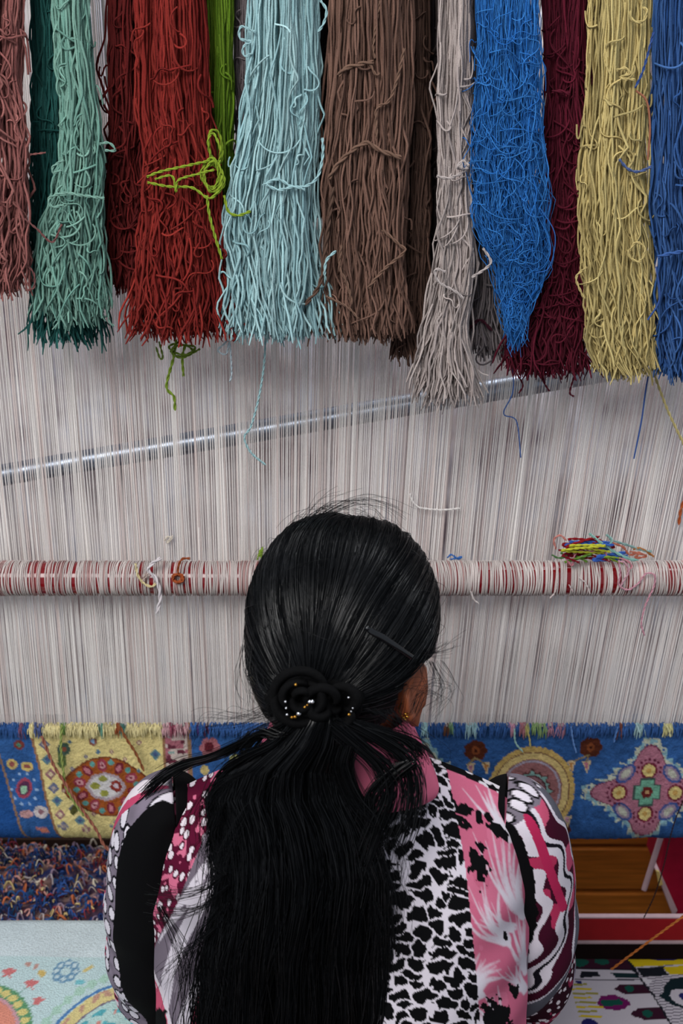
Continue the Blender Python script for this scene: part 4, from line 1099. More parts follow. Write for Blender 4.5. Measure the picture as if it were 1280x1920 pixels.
# tray of yarn scraps behind the folded rug
tray = empty('scrap_tray', (-0.5, 1.64, 0))
tag(tray, 'wooden tray behind the folded rug that holds the yarn scraps', 'tray')
boxobj('tray_bottom', (-0.84, -0.02, 1.50, 1.79, 0.30, 0.315), M_DARKWOOD, tray, 0.002)
boxobj('tray_side', (-0.84, -0.02, 1.49, 1.502, 0.30, 0.365), M_DARKWOOD, tray, 0.002)
boxobj('tray_side', (-0.84, -0.02, 1.785, 1.797, 0.30, 0.365), M_DARKWOOD, tray, 0.002)
for xx in (-0.80, -0.08):
    boxobj('tray_leg', (xx, xx + 0.04, 1.60, 1.68, 0, 0.30), M_DARKWOOD, tray, 0.002)
def scraps():
    r = np.random.default_rng(77)
    n, m = 2700, 6
    pal = np.array([lin(c) for c in ((40, 78, 140), (58, 92, 158), (34, 54, 104), (214, 190, 130), (150, 60, 66), (110, 40, 54), (206, 150, 140), (190, 180, 180), (150, 130, 150), (60, 46, 70), (30, 40, 70), (196, 110, 70), (226, 214, 190), (44, 88, 132))])
    x = r.uniform(-0.80, -0.05, n); y = r.uniform(1.51, 1.77, n)
    hgt = 0.325 + 0.065 * np.sqrt(np.clip(1 - ((y - 1.64) / 0.16) ** 2, 0, 1)) * (0.75 + 0.5 * noise(x * 1000, y * 1000, 60, 7))
    z = hgt - r.random(n) ** 2 * 0.014
    t = np.linspace(0, 1, m)
    a = r.uniform(0, 6.28, (n, 1)); cv = r.uniform(-5, 5, (n, 1)); L = r.uniform(0.008, 0.026, (n, 1))
    an = a + cv * t
    pth = np.zeros((n, m, 3))
    pth[:, :, 0] = x[:, None] + np.cumsum(np.cos(an), 1) / m * L
    pth[:, :, 1] = y[:, None] + np.cumsum(np.sin(an), 1) / m * L
    pth[:, :, 2] = z[:, None] + np.sin(t * 3.1) * r.uniform(-0.002, 0.016, (n, 1))
    zone = noise(x * 1000, y * 1000, 45, 8)
    ci = r.integers(0, len(pal), n); ci = np.where((zone > 0.6) & (r.random(n) < 0.5), r.integers(0, 3, n), ci)
    return tubes(pth, r.uniform(0.0009, 0.0022, (n,)), 3, pal[ci])
Vv, Q, C = scraps()
hx = np.linspace(-0.82, -0.03, 60); hy = np.linspace(1.504, 1.783, 30)
HX, HY = np.meshgrid(hx, hy)
HZ = 0.319 + 0.052 * np.sqrt(np.clip(1 - ((HY - 1.64) / 0.16) ** 2, 0, 1)) * (0.75 + 0.5 * noise(HX * 1000, HY * 1000, 60, 7)) + 0.01 * noise(HX * 1000, HY * 1000, 14, 9)
pk_ = noise(HX * 1000, HY * 1000, 9, 15)
HCc = np.where((pk_ > 0.66)[..., None], lin((150, 120, 110)), np.where((pk_ < 0.4)[..., None], lin((30, 48, 96)), lin((70, 50, 66))))
sb_ = Bag(); sb_.add(Vv, Q, C); sb_.add(np.stack([HX, HY, HZ], -1).reshape(-1, 3), gridq(30, 60), HCc.reshape(-1, 3))
o = sb_.build('yarn_scraps', M_YARN)
tag(o, 'heap of mixed blue, cream and red yarn scraps behind the folded rug', 'yarn scraps', None, 'stuff')
# ------------------------------------------------------------------ the weaver
person = empty('person', (0, 1.0, BZ))
tag(person, 'woman in a pink and black printed blouse seated weaving, back turned, long black ponytail', 'person')

def rotz(a): c, s = math.cos(a), math.sin(a); return np.array([[c, -s, 0], [s, c, 0], [0, 0, 1]])
def rotx(a): c, s = math.cos(a), math.sin(a); return np.array([[1, 0, 0], [0, c, -s], [0, s, c]])
HC = P(643, 1194, 1.02)
HR = rotz(math.radians(-15)) @ rotx(math.radians(-10))
HAIR_AX = np.array([0.0885, 0.108, 0.1135])
def head(p): return HC + HR @ np.asarray(p, float)

# body: overlapping volumes fused by a voxel remesh into one continuous surface
bb = Bag()
def blob(c, r, R=None, h=14, w=20): bb.add(*ellipsoid(c, r, R, h, w))
def limb(pts, radii, n=10, sides=14):
    p = spline(np.array(pts, float), n * len(pts)); rr = np.interp(np.linspace(0, 1, len(p)), np.linspace(0, 1, len(radii)), radii)
    V_, Q_, _ = tubes(p, rr[None], sides); bb.add(V_, Q_)
    blob(p[0], (rr[0],) * 3); blob(p[-1], (rr[-1],) * 3)
    # close the tube ends
    k = len(V_)
blob(HC, (0.077, 0.096, 0.103), HR)
blob(head((0, 0.035, -0.055)), (0.058, 0.062, 0.065), HR)           # jaw
blob(head((0, 0.078, -0.098)), (0.026, 0.022, 0.020), HR)           # chin
limb([head((0, 0.094, 0.005)), head((0, 0.108, -0.030))], [0.009, 0.013], 6)   # nose
blob(head((0, 0.093, -0.068)), (0.022, 0.012, 0.006), HR); blob(head((0, 0.092, -0.078)), (0.019, 0.012, 0.007), HR)   # lips
for sx in (-1, 1):
    blob(head((sx * 0.034, 0.088, 0.018)), (0.022, 0.012, 0.008), HR)        # brow
    Re = HR @ rotz(sx * math.radians(-52 if sx > 0 else -20))
    e0 = np.array([sx * (0.073 if sx > 0 else 0.068), -0.024 if sx > 0 else -0.012, -0.036])
    blob(head(e0), (0.0055, 0.020, 0.033), Re)
    ring = [head(e0 + np.array([sx * (0.004 + 0.002 * math.cos(a)), 0.0175 * math.cos(a) - 0.003, 0.031 * math.sin(a)])) for a in np.linspace(-0.6, 4.2, 12)]
    limb(ring, [0.0046] * 4, 3, 8)
    blob(head(e0 + np.array([sx * 0.003, 0.006, -0.030])), (0.006, 0.008, 0.010), Re)
limb([head((0, -0.018, -0.05)), (0.0, 1.005, 1.03), (0.0, 0.995, 0.97)], [0.050, 0.047, 0.050])
for z, y, rx, ry in ((0.915, 0.998, 0.095, 0.040), (0.87, 0.99, 0.125, 0.055), (0.80, 0.978, 0.130, 0.068), (0.72, 0.97, 0.128, 0.075), (0.63, 0.965, 0.122, 0.072), (0.55, 0.965, 0.135, 0.082), (0.505, 0.97, 0.15, 0.10)):
    blob((0, y, z), (rx, ry, 0.055 if z > 0.85 else 0.068))
HAND = {}
for sx in (-1, 1):
    sh, el, wr = np.array((sx * 0.155, 1.003, 0.895)), np.array((sx * 0.205, 1.075, 0.655)), np.array((sx * 0.085, 1.312, 0.735))
    limb([sh, (sx * 0.189, 1.018, 0.83), (sx * 0.197, 1.032, 0.755), (sx * 0.200, 1.048, 0.695), (sx * 0.200, 1.072, 0.656)], [0.030, 0.034, 0.033, 0.031, 0.029], 6)
    limb([(sx * 0.200, 1.072, 0.656), (sx * 0.187, 1.116, 0.642), (sx * 0.150, 1.21, 0.679), wr], [0.029, 0.030, 0.026, 0.021], 6)
    d = unit(np.array((-sx * 0.25, 0.9, 0.35))); side = unit(np.cross(d, (0, 0, 1.0))); up = np.cross(side, d)
    pal = wr + d * 0.045
    Rm = np.stack([side, d, up], 1)
    blob(pal, (0.036, 0.046, 0.015), Rm)
    for k, (off, L) in enumerate(((-0.027, 0.058), (-0.009, 0.068), (0.009, 0.064), (0.026, 0.050))):
        b0 = pal + side * off * sx + d * 0.032
        b1 = b0 + d * L * 0.45 + up * 0.002; b2 = b1 + d * L * 0.28 - up * L * 0.22; b3 = b2 + d * L * 0.10 - up * L * 0.30
        limb([b0, b1, b2, b3], [0.0092, 0.0088, 0.0080, 0.0068], 5, 10)
    t0 = pal - side * sx * 0.030 - d * 0.022
    limb([t0, t0 - side * sx * 0.022 + d * 0.022 - up * 0.006, t0 - side * sx * 0.018 + d * 0.050 - up * 0.014], [0.0115, 0.0105, 0.0078], 5, 10)
    hip, kn, an = np.array((sx * 0.09, 0.98, 0.512)), np.array((sx * 0.13, 1.36, 0.475)), np.array((sx * 0.11, 1.33, 0.075))
    limb([hip, (hip + kn) / 2, kn], [0.080, 0.070, 0.056]); limb([kn, (kn + an) / 2 + np.array((0, -0.02, 0)), an], [0.056, 0.05, 0.034])
    limb([an + np.array((0, -0.02, -0.035)), an + np.array((0, 0.06, -0.04)), an + np.array((0, 0.115, -0.046))], [0.034, 0.034, 0.024])
src = bb.build('body_source', M_SKIN)
md = src.modifiers.new('fuse', 'REMESH'); md.mode = 'VOXEL'; md.voxel_size = 0.0065; md.use_smooth_shade = True
sm = src.modifiers.new('soften', 'SMOOTH'); sm.factor = 0.5; sm.iterations = 3
dg = bpy.context.evaluated_depsgraph_get()
me = bpy.data.meshes.new_from_object(src.evaluated_get(dg))
me.name = 'body'
old = src.data
bpy.data.objects.remove(src); bpy.data.meshes.remove(old)
me.materials.clear(); me.materials.append(M_SKIN)
body = attach(bpy.data.objects.new('body', me), person)
body['label'] = 'brown skin at ear and neck'
for sx in (-1, 1):
    Vv, Q = ellipsoid(head((sx * 0.032, 0.0765, 0.0)), (0.0115,) * 3, None, 12, 16); eye = mk('eye', Vv, Q, M_EYE, person)
    Vv, Q = ellipsoid(head((sx * 0.032, 0.0845, -0.002)), (0.0058, 0.0042, 0.0058), HR, 8, 12); mk('iris', Vv, Q, M_IRIS, eye)

# ------------------------------------------------------------------ blouse
PINK, WHITE, BLACK, MAROON, GREY, DPINK = (196, 100, 128), (214, 206, 216), (7, 7, 9), (88, 14, 44), (112, 102, 114), (176, 66, 96)
def back_cols(x, y):
    p = Paint(x, y, GREY)
    w1 = (noise(x, y, 26, 101) - 0.5); w2 = (noise(x, y, 7, 102) - 0.5)
    # ---- left: spotted wine panel
    dots = p.inpoly([(250, 1400), (640, 1400), (600, 1440), (470, 1450), (432, 1490), (395, 1555), (350, 1625), (308, 1670), (272, 1730), (250, 1730)])
    n1 = noise(x, y, 17, 103) + 0.5 * noise(x, y, 8, 104)
    p.put(dots, (208, 108, 138)); p.put(dots & (n1 > 0.62), MAROON)
    f1, f2, rid = voronoi(x, y, 20, 23, 105, 0.75)
    rr = 0.16 + 0.13 * rid
    p.put(dots & (f1 < rr + 0.12), (70, 10, 34)); p.put(dots & (f1 < rr), (226, 214, 222))
    # ---- grey panel with brushed white bands
    gp = ~dots & (x < 560)
    p.put(gp, (112, 102, 114)); p.put(gp & (w1 > 0.18), (128, 118, 130))
    band = p.inpoly([(440, 1560), (470, 1590), (420, 1640), (372, 1690), (340, 1740), (325, 1800), (305, 1796), (310, 1740), (335, 1690), (375, 1640), (330, 1662), (300, 1690), (330, 1640), (395, 1590)])
    p.put(gp & band & (w2 > -0.36), (208, 200, 210))
    band = p.inpoly([(470, 1690), (500, 1720), (440, 1760), (392, 1800), (360, 1850), (350, 1900), (330, 1870), (344, 1820), (375, 1770), (420, 1725)])
    p.put(gp & band, (204, 196, 206))
    lp = p.inpoly([(250, 1725), (276, 1722), (300, 1770), (322, 1820), (340, 1880), (350, 1900), (385, 1790), (420, 1760), (440, 1760), (380, 1960), (320, 1960), (290, 1860), (272, 1790)])
    p.put(gp & lp, (196, 84, 112))
    p.line([(276, 1716), (300, 1760), (322, 1810), (340, 1870), (352, 1900)], 9, (214, 204, 212), 0.2, gp); p.line([(280, 1740), (296, 1776)], 5, (226, 216, 224), 0.9, gp)
    blk = np.hypot((x - 302) / 20, (y - 1832) / 26) + w2 * 0.9 < 1
    p.put(gp & blk, BLACK); p.line([(296, 1850), (312, 1890), (322, 1920)], 9, (220, 190, 204), 0.6, gp)
    # ---- middle: pink yoke under the collar, pale patch below
    mid = (x >= 560) & (x < 1000)
    p.put(mid, WHITE)
    # ---- right: spotted black on white
    seam = np.interp(y, [1440, 1600, 1760, 1920, 2100], [826, 856, 876, 896, 915])
    sp = mid & (x < seam)
    xs_ = x + 22 * (noise(x, y, 26, 110) - 0.5) + 9 * (noise(x, y, 7, 117) - 0.5); ys_ = y + 16 * (noise(x, y, 22, 111) - 0.5) + 5 * (noise(x, y, 6, 118) - 0.5) + 0.16 * (x - 700)
    f1, f2, rid = voronoi(xs_, ys_, 36, 21, 112, 0.9)
    rag = 0.10 * noise(x, y, 5, 113)
    p.put(sp & (f1 / (f2 + 1e-6) < 0.80 - 1.6 * rag + 0.10 * (noise(x, y, 60, 119) - 0.3)), BLACK)
    yoke = p.inpoly([(540, 1380), (760, 1400), (800, 1440), (770, 1470), (700, 1500), (630, 1500), (560, 1470)])
    p.put(yoke, (198, 88, 118))
    p.poly([(640, 1498), (724, 1494), (716, 1530), (690, 1552), (660, 1540)], (196, 190, 198))
    p.poly([(760, 1450), (790, 1440), (806, 1462), (796, 1486), (774, 1502), (760, 1486)], (206, 196, 204)); p.poly([(776, 1462), (796, 1456), (800, 1478), (786, 1490)], MAROON); p.ell(762, 1500, 8, 8, (186, 60, 90))
    # ---- pink panel with white brush strokes and black blots
    pk = mid & (x >= seam) | (x >= 1000)
    p.put(pk, PINK); p.put(pk & (w1 > 0.2), (204, 110, 138))
    r = np.random.default_rng(9)
    def fan(cx, cy, a0, a1, n, L, w, bend=0.4, col=WHITE):
        for k in range(n):
            a = a0 + (a1 - a0) * (k + r.uniform(-0.3, 0.3)) / max(n - 1, 1)
            l = L * r.uniform(0.6, 1.1); ox, oy = cx + r.uniform(-8, 8), cy + r.uniform(-6, 6)
            pts = [(ox, oy), (ox + l * 0.5 * math.cos(a), oy + l * 0.5 * math.sin(a)), (ox + l * math.cos(a + bend), oy + l * math.sin(a + bend))]
            p.brush(pts, w * r.uniform(0.7, 1.3), col, 0.9, pk, 3.0, int(r.integers(1, 999)))
    fan(936, 1520, math.radians(190), math.radians(235), 9, 74, 11, 0.15)
    fan(970, 1640, math.radians(205), math.radians(262), 12, 130, 13, 0.25)
    fan(935, 1690, math.radians(180), math.radians(240), 10, 90, 11, 0.3)
    fan(982, 1740, math.radians(225), math.radians(270), 9, 120, 10, 0.05)
    fan(948, 1666, math.radians(160), math.radians(200), 7, 70, 9, 0.1)
    fan(880, 1790, math.radians(230), math.radians(310), 12, 74, 13, 0.3)
    fan(905, 1850, math.radians(220), math.radians(300), 10, 72, 14, -0.3)
    fan(975, 1770, math.radians(200), math.radians(255), 8, 60, 10, 0.1)
    fan(910, 1930, math.radians(200), math.radians(330), 14, 70, 18, 0.2)
    fan(960, 1880, math.radians(150), math.radians(230), 8, 66, 12, 0.2)
    def blot(cx, cy, rx, ry, s):
        m = np.hypot((x - cx) / rx, (y - cy) / ry) + 1.3 * (noise(x, y, 7, s) - 0.5) < 0.95
        p.put(pk & m, BLACK)
    blot(882, 1592, 17, 27, 201); blot(884, 1562, 7, 9, 202); blot(922, 1524, 22, 9, 203); blot(905, 1512, 7, 7, 214); blot(886, 1520, 7, 8, 204); blot(852, 1520, 24, 9, 205); blot(852, 1542, 14, 8, 206); blot(933, 1680, 6, 8, 207); blot(980, 1582, 5, 12, 208)
    blot(918, 1840, 24, 40, 209); blot(944, 1858, 18, 22, 210); blot(904, 1820, 10, 22, 211); blot(955, 1772, 12, 10, 212); blot(950, 1885, 7, 16, 213); blot(935, 1815, 8, 22, 215)
    edge = (y < 1462 + 0.02 * (x - 800)) & (x > 800)
    f1, f2, _ = voronoi(x, y, 26, 18, 120, 0.6)
    p.put(edge, BLACK); p.put(edge & (f1 < 0.34), (206, 200, 206))
    return p.c

def sleeve_right_cols(x, y):
    p = Paint(x, y, WHITE)
    # wavy stripes that run down and inward
    u = np.hypot(x - 925, (y - 1605) / 1.5) + 6 * np.sin(y / 13.0 + x / 30.0) + 12 * (noise(x, y, 40, 131) - 0.5)
    wine = (62, 12, 34)
    for lo, hi, cl_ in ((0, 58, WHITE), (58, 66, wine), (66, 80, WHITE), (80, 101, wine), (101, 113, WHITE), (113, 118, (20, 17, 26)), (118, 123, WHITE), (123, 143, wine), (143, 148, WHITE), (148, 172, (92, 92, 102)), (172, 177, WHITE), (177, 190, wine), (190, 196, WHITE), (196, 400, (110, 104, 116))):
        p.put((u >= lo) & (u < hi), cl_)
    p.put((u >= 80) & (u < 101) & (y < 1640) & (noise(x, y, 30, 132) > 0.62), (176, 50, 86)); p.put((u >= 123) & (u < 143) & (y < 1660) & (noise(x, y, 40, 139) > 0.6), (190, 80, 110))
    low = y > np.interp(x, [940, 980, 1000, 1030, 1060, 1100], [1860, 1850, 1832, 1790, 1760, 1716])
    p.put(low, (44, 8, 24)); p.put(low & (noise(x, y, 12, 133) > 0.6), (140, 40, 72))
    f1, f2, rid = voronoi(x, y, 15, 17, 134, 0.8)
    p.put(low & (f1 < 0.17 + 0.10 * rid), (222, 212, 218))
    out = (x > np.interp(y, [1700, 1800, 1920], [1130, 1076, 1062]))
    p.put(out & (y > 1780), (170, 160, 176)); p.put(out & (y > 1780) & (np.sin(x / 2.2 + y / 30) > 0.4), (110, 100, 116))
    top = y < 1436 + 10 * noise(x, y, 20, 135)
    f1, f2, _ = voronoi(x, y, 20, 13, 136, 0.6)
    p.put(top, (120, 112, 124)); p.put(top & (f1 < 0.42), BLACK); p.put(top & (f1 < 0.30), WHITE)
    p.line([(970, 1446), (992, 1500), (1014, 1560), (1028, 1600)], 13, (176, 40, 82))
    # black velvet trim along the seam
    trim = x < np.interp(y, [1440, 1480, 1520, 1560, 1600, 1640, 1690, 1760, 2000], [948, 962, 976, 982, 988, 986, 970, 958, 930]) + 5 * (noise(x, y, 9, 137) - 0.5)
    p.put(trim, BLACK)
    return p.c

def sleeve_left_cols(x, y):
    p = Paint(x, y, (120, 110, 124))
    p.c *= (0.8 + 0.5 * noise(x, y, 12, 140))[..., None]
    f1, f2, rid = voronoi(x, y, 24, 33, 141, 0.55)
    rr = 0.27 + 0.09 * rid
    p.put(f1 < rr + 0.11, (20, 18, 26)); p.put(f1 < rr, (216, 210, 220))
    side = x < np.interp(y, [1440, 1600, 1780, 1830, 1930], [150, 205, 190, 208, 214])
    st = np.sin((x * 0.9 + y * 0.9 + 12 * noise(x, y, 30, 143)) / 4.6)
    p.put(side, (190, 70, 104)); p.put(side & (st > 0.2), (214, 206, 214)); p.put(side & (st < -0.7), (40, 10, 26))
    top = y < np.interp(x, [200, 250, 300, 340], [1540, 1462, 1422, 1410])
    p.put(top, (182, 70, 102))
    t2 = y < np.interp(x, [200, 250, 300, 340], [1510, 1450, 1420, 1416]); p.put(t2, (216, 206, 212))
    t3 = y < np.interp(x, [200, 250, 280, 330, 360], [1470, 1436, 1428, 1428, 1424]); p.put(t3, (112, 104, 116))
    p.line([(262, 1420), (290, 1428), (330, 1422)], 2, (76, 70, 80)); p.line([(280, 1406), (310, 1416), (350, 1410)], 2, (76, 70, 80))
    band = (x > np.interp(y, [1430, 1470, 1520, 1620, 1720, 1800, 1860, 1930, 2100], [306, 272, 254, 240, 232, 246, 266, 276, 282])) & (y > np.interp(x, [240, 290, 330], [1476, 1436, 1428]))
    p.put(band, BLACK)
    return p.c

blouse = empty('blouse', (0, 0.95, 0.9), person)
blouse['label'] = 'pink, black and white patchwork print blouse'
def z_sh(x): return 0.992 - 0.055 * (np.abs(x) / 0.17) ** 1.7
def y_mid(z): return 1.0 + (z - 0.95) * 0.15
def d_back(x): return 0.088 * np.clip(1 - (np.abs(x) / 0.186) ** 4.5, 0, 1)
def back_y(x, z): return y_mid(z) - d_back(x) * (1 - np.exp(-np.maximum(z_sh(x) - z, 0) / 0.05))
def torso_grid(nx, nt, h_max, front=False):
    x = np.linspace(-0.1855, 0.1855, nx)
    t = np.linspace(0, 1, nt) ** 1.25
    X = np.repeat(x[None], nt, 0); H = np.repeat(t[:, None] * h_max, nx, 1)
    Z = z_sh(X) - H
    flare = np.clip((0.72 - Z) / 0.3, 0, 1) * 0.02
    if front:
        Y = y_mid(Z) + (0.105 * np.clip(1 - (np.abs(X) / 0.186) ** 4, 0, 1) + flare) * (1 - np.exp(-H / 0.06))
    else:
        Y = back_y(X, Z) - flare
        # soft folds of cloth towards the armpits
        w = np.clip((np.abs(X) - 0.10) / 0.06, 0, 1) * np.clip((H - 0.06) / 0.05, 0, 1)
        Y -= w * 0.0035 * np.sin(H * 105 + X * 60 + 1.2) + 0.002 * np.sin(X * 45 + H * 20) * np.clip(H / 0.1, 0, 1)
    return X, Y, Z, H
NX, NT = 360, 270
X, Y, Z, H = torso_grid(NX, NT, 0.30)
S = np.concatenate([np.zeros((1, NX)), np.cumsum(np.hypot(np.diff(Y, axis=0), np.diff(Z, axis=0)), 0)])
CB = back_cols(640 + X * 1880, 1452 + S * 1620)
keep = ~((np.abs(X) < 0.058) & (H < 0.022))
Q = gridq(NT, NX)
Q = Q[keep.ravel()[Q].all(1)]
mk('back_panel', np.stack([X, Y, Z], -1).reshape(-1, 3), Q, M_CLOTH, blouse, CB.reshape(-1, 3))
X2, Y2, Z2, H2 = torso_grid(60, 40, 0.30)
# lower back continues below the printed panel, same cloth
t = np.linspace(0, 1, 60)[:, None]
x = np.linspace(-0.1855, 0.1855, 120)[None]
ZL = (z_sh(x) - 0.30) * (1 - t) + 0.50 * t
XL = np.repeat(x, 60, 0)
YL = back_y(XL, ZL) - np.clip((0.72 - ZL) / 0.3, 0, 1) * 0.02
SL = S[-1].mean() + ((z_sh(x) - 0.30) - ZL)
mk('lower_back', np.stack([XL, YL, ZL], -1).reshape(-1, 3), gridq(60, 120), M_CLOTH, blouse, back_cols(640 + XL * 1880, 1452 + SL * 1620).reshape(-1, 3))
XF, YF_, ZF, HF = torso_grid(90, 70, 0.47, True)
CF = back_cols(640 - XF * 1880, 1452 + HF * 1620)
keep = ~((np.abs(XF) < 0.058) & (HF < 0.03))
Q = gridq(70, 90)[:, ::-1]; Q = Q[keep.ravel()[Q].all(1)]
mk('front_panel', np.stack([XF, YF_, ZF], -1).reshape(-1, 3), Q, M_CLOTH, blouse, CF.reshape(-1, 3))
# collar
th = np.linspace(0, 2 * math.pi, 96, endpoint=False)
rows = []
for k, (rx, ry, dz) in enumerate(((0.058, 0.056, 0.026), (0.060, 0.058, 0.034), (0.065, 0.062, 0.034), (0.072, 0.068, 0.024), (0.080, 0.074, 0.008), (0.088, 0.080, -0.010), (0.097, 0.084, -0.026), (0.095, 0.080, -0.032))):
    xx = rx * np.cos(th); yy = 0.998 + ry * np.sin(th) * np.where(np.sin(th) < 0, 1.0, 0.9)
    zz = 0.985 + dz - 0.010 * np.sin(th) + 0.006 * np.abs(np.cos(th)) - 0.012 * np.cos(th) ** 2 * (k > 2)
    rows.append(np.stack([xx, yy, zz], -1))
Vc = np.array(rows)
cc = np.repeat((lin((206, 104, 132))[None] * (0.9 + 0.2 * noise(th * 60, th * 0, 9, 3))[:, None])[None], len(rows), 0)
co = mk('collar', Vc.reshape(-1, 3), gridq(len(rows), 96, True), M_CLOTH, blouse, cc.reshape(-1, 3))
sd = co.modifiers.new('sub', 'SUBSURF'); sd.levels = 1; sd.render_levels = 1
# sleeves
def sleeve(sx, colf, cxs, nl=240, na=165):
    cl = np.array([(0.140, 1.014, 0.905), (0.166, 1.008, 0.914), (0.181, 1.010, 0.885), (0.190, 1.018, 0.83), (0.197, 1.03, 0.76), (0.200, 1.045, 0.70), (0.201, 1.068, 0.652), (0.187, 1.115, 0.640), (0.150, 1.21, 0.678), (0.098, 1.305, 0.730)])
    if sx < 0: cl = cl + np.array((0.002, 0, 0.006)) * np.linspace(1, 0, 10)[:, None]
    cl[:, 0] *= sx
    rad = np.array([0.020, 0.036, 0.0425, 0.0465, 0.0475, 0.0475, 0.046, 0.044, 0.040, 0.031])
    q = np.concatenate([cl, rad[:, None]], 1)
    q = np.concatenate([spline(q[:7], nl), spline(q[6:], 50)[1:]])
    c, rr = q[:, :3], q[:, 3]
    n = len(c)
    T = unit(np.gradient(c, axis=0))
    side = unit(np.cross(T, np.array([0, 1.0, 0.0]) + 0 * T)) * 1.0
    side = np.where((side @ np.array([sx, 0, 0]))[:, None] < 0, -side, side)      # outward
    bk = np.cross(T, side); bk = np.where((bk[:, 1] > 0)[:, None] & (np.arange(n) < nl)[:, None], -bk, bk)
    for k in range(nl, n): bk[k] = bk[k] if bk[k] @ bk[k - 1] > 0 else -bk[k]
    th = np.concatenate([np.linspace(-math.pi, -0.8, 16)[:-1], np.linspace(-0.8, 1.95, na - 30), np.linspace(1.95, math.pi, 16)[1:]])
    L = np.concatenate([[0], np.cumsum(np.linalg.norm(np.diff(c, axis=0), axis=1))])
    fold = 0.0022 * np.sin(L[:, None] * 85 + 2.5 * np.sin(th)[None] * sx + th[None] * 2) * np.clip((L[:, None] - 0.10) / 0.08, 0, 1) + 0.0012 * np.sin(th[None] * 9 + L[:, None] * 30) * np.exp(-L[:, None] / 0.03)
    r2 = rr[:, None] + fold
    V_ = c[:, None] + r2[..., None] * (np.sin(th)[None, :, None] * side[:, None] + np.cos(th)[None, :, None] * bk[:, None])
    arc = th[None] * 0.78 * np.ones((n, 1)) * rr[:, None]
    gx_ = 640 + (c[:, :1] + sx * arc + sx * 0.006) * 1760
    gy_ = np.interp(L, [0, 0.030, 0.065, 0.12, 0.19, 0.26, 0.32, 0.62], [1396, 1444, 1500, 1590, 1700, 1815, 1915, 2400])[:, None] - 26 * np.sin(np.clip(th, -1.57, 1.57))[None] * np.exp(-L[:, None] / 0.06) * 0.6 + 0 * th[None]
    Cs = colf(gx_, gy_)
    return mk('sleeve', V_.reshape(-1, 3), gridq(n, na), M_CLOTH, blouse, Cs.reshape(-1, 3))
sleeve(1, sleeve_right_cols, 1000)
sleeve(-1, sleeve_left_cols, 280)
# trousers
def trouser():
    bag = Bag()
    for sx in (-1, 1):
        hip, kn, an = np.array((sx * 0.085, 0.95, 0.512)), np.array((sx * 0.13, 1.36, 0.482)), np.array((sx * 0.11, 1.33, 0.12))
        for a, b, r0, r1 in ((hip, kn, 0.091, 0.070), (kn, an, 0.070, 0.052)):
            p = a + (b - a) * np.linspace(0, 1, 14)[:, None]
            V_, Q_, C_ = tubes(p, np.linspace(r0, r1, 14)[None], 20, lin((24, 22, 28))); bag.add(V_, Q_, C_)
        V_, Q_ = ellipsoid(kn, (0.0715,) * 3); bag.add(V_, Q_, lin((24, 22, 28)))
    V_, Q_ = ellipsoid((0, 0.965, 0.512), (0.185, 0.118, 0.09)); bag.add(V_, Q_, lin((24, 22, 28)))
    return bag.build('trousers', M_CLOTH, person)
trouser()

# ------------------------------------------------------------------ hair
HAIRC = lin((15, 16, 18))
B0 = P(592, 1318, 0.925)                                      # where the ponytail is gathered
pole_l = unit((HR.T @ (B0 - HC)) / HAIR_AX)
def hair_mask(n):
    face = 0.85 * n[..., 1] - 0.55 * n[..., 2] > 0.45
    face |= (n[..., 1] > 0.02) & (n[..., 2] < -0.10)
    face |= (n[..., 1] > -0.30) & (n[..., 2] < -0.55)
    under = (n[..., 2] < -0.80) & (n[..., 1] > -0.5)
    ear = (n[..., 0] > 0.36) & (n[..., 2] < -0.11) & (n[..., 1] > -0.52) & (n[..., 2] > -0.72)
    return ~(face | under | ear)
def shape(n, k=1.0):
    """unit direction (head axes) -> hair surface"""
    bulge = 1 + 0.035 * np.clip(n[..., 2], 0, 1) * np.clip(0.3 - n[..., 1], 0, 1) + 0.03 * np.clip(-n[..., 0], 0, 1) * np.clip(-n[..., 2] + 0.4, 0, 1) * np.clip(-n[..., 1] + 0.4, 0, 1)
    bulge = bulge + 0.085 * np.clip(2.1 * np.abs(n[..., 0]) * np.clip(n[..., 2], 0, 1), 0, 1)
    flat = 1 - 0.05 * np.clip(-n[..., 2] - 0.35, 0, 1)
    return HC + ((n * HAIR_AX) * (bulge * flat * k)[..., None]) @ HR.T
th = np.linspace(0, math.pi, 70)[:, None]; ph = np.linspace(0, 2 * math.pi, 110, endpoint=False)[None]
N = np.stack(np.broadcast_arrays(np.sin(th) * np.cos(ph), np.sin(th) * np.sin(ph), np.cos(th)), -1)
ok = hair_mask(N).ravel()
Q = gridq(70, 110, True)[:, ::-1]; Q = Q[ok[Q].all(1)]
hair = mk('hair', shape(N, 0.985).reshape(-1, 3), Q, M_SCALP, person)
so = hair.modifiers.new('thick', 'SOLIDIFY'); so.thickness = 0.006; so.offset = -1
hair['label'] = 'smooth black hair combed back'

def strand_mesh(name, pth, r0, r1, parent, sides=3):
    M_ = pth.shape[1]
    rr = np.linspace(r0, r1, M_)[None] * np.ones((len(pth), 1))
    V_, Q_, _ = tubes(pth, rr, sides)
    return tag(mk(name, V_, Q_, M_HAIR, parent), kind='stuff')

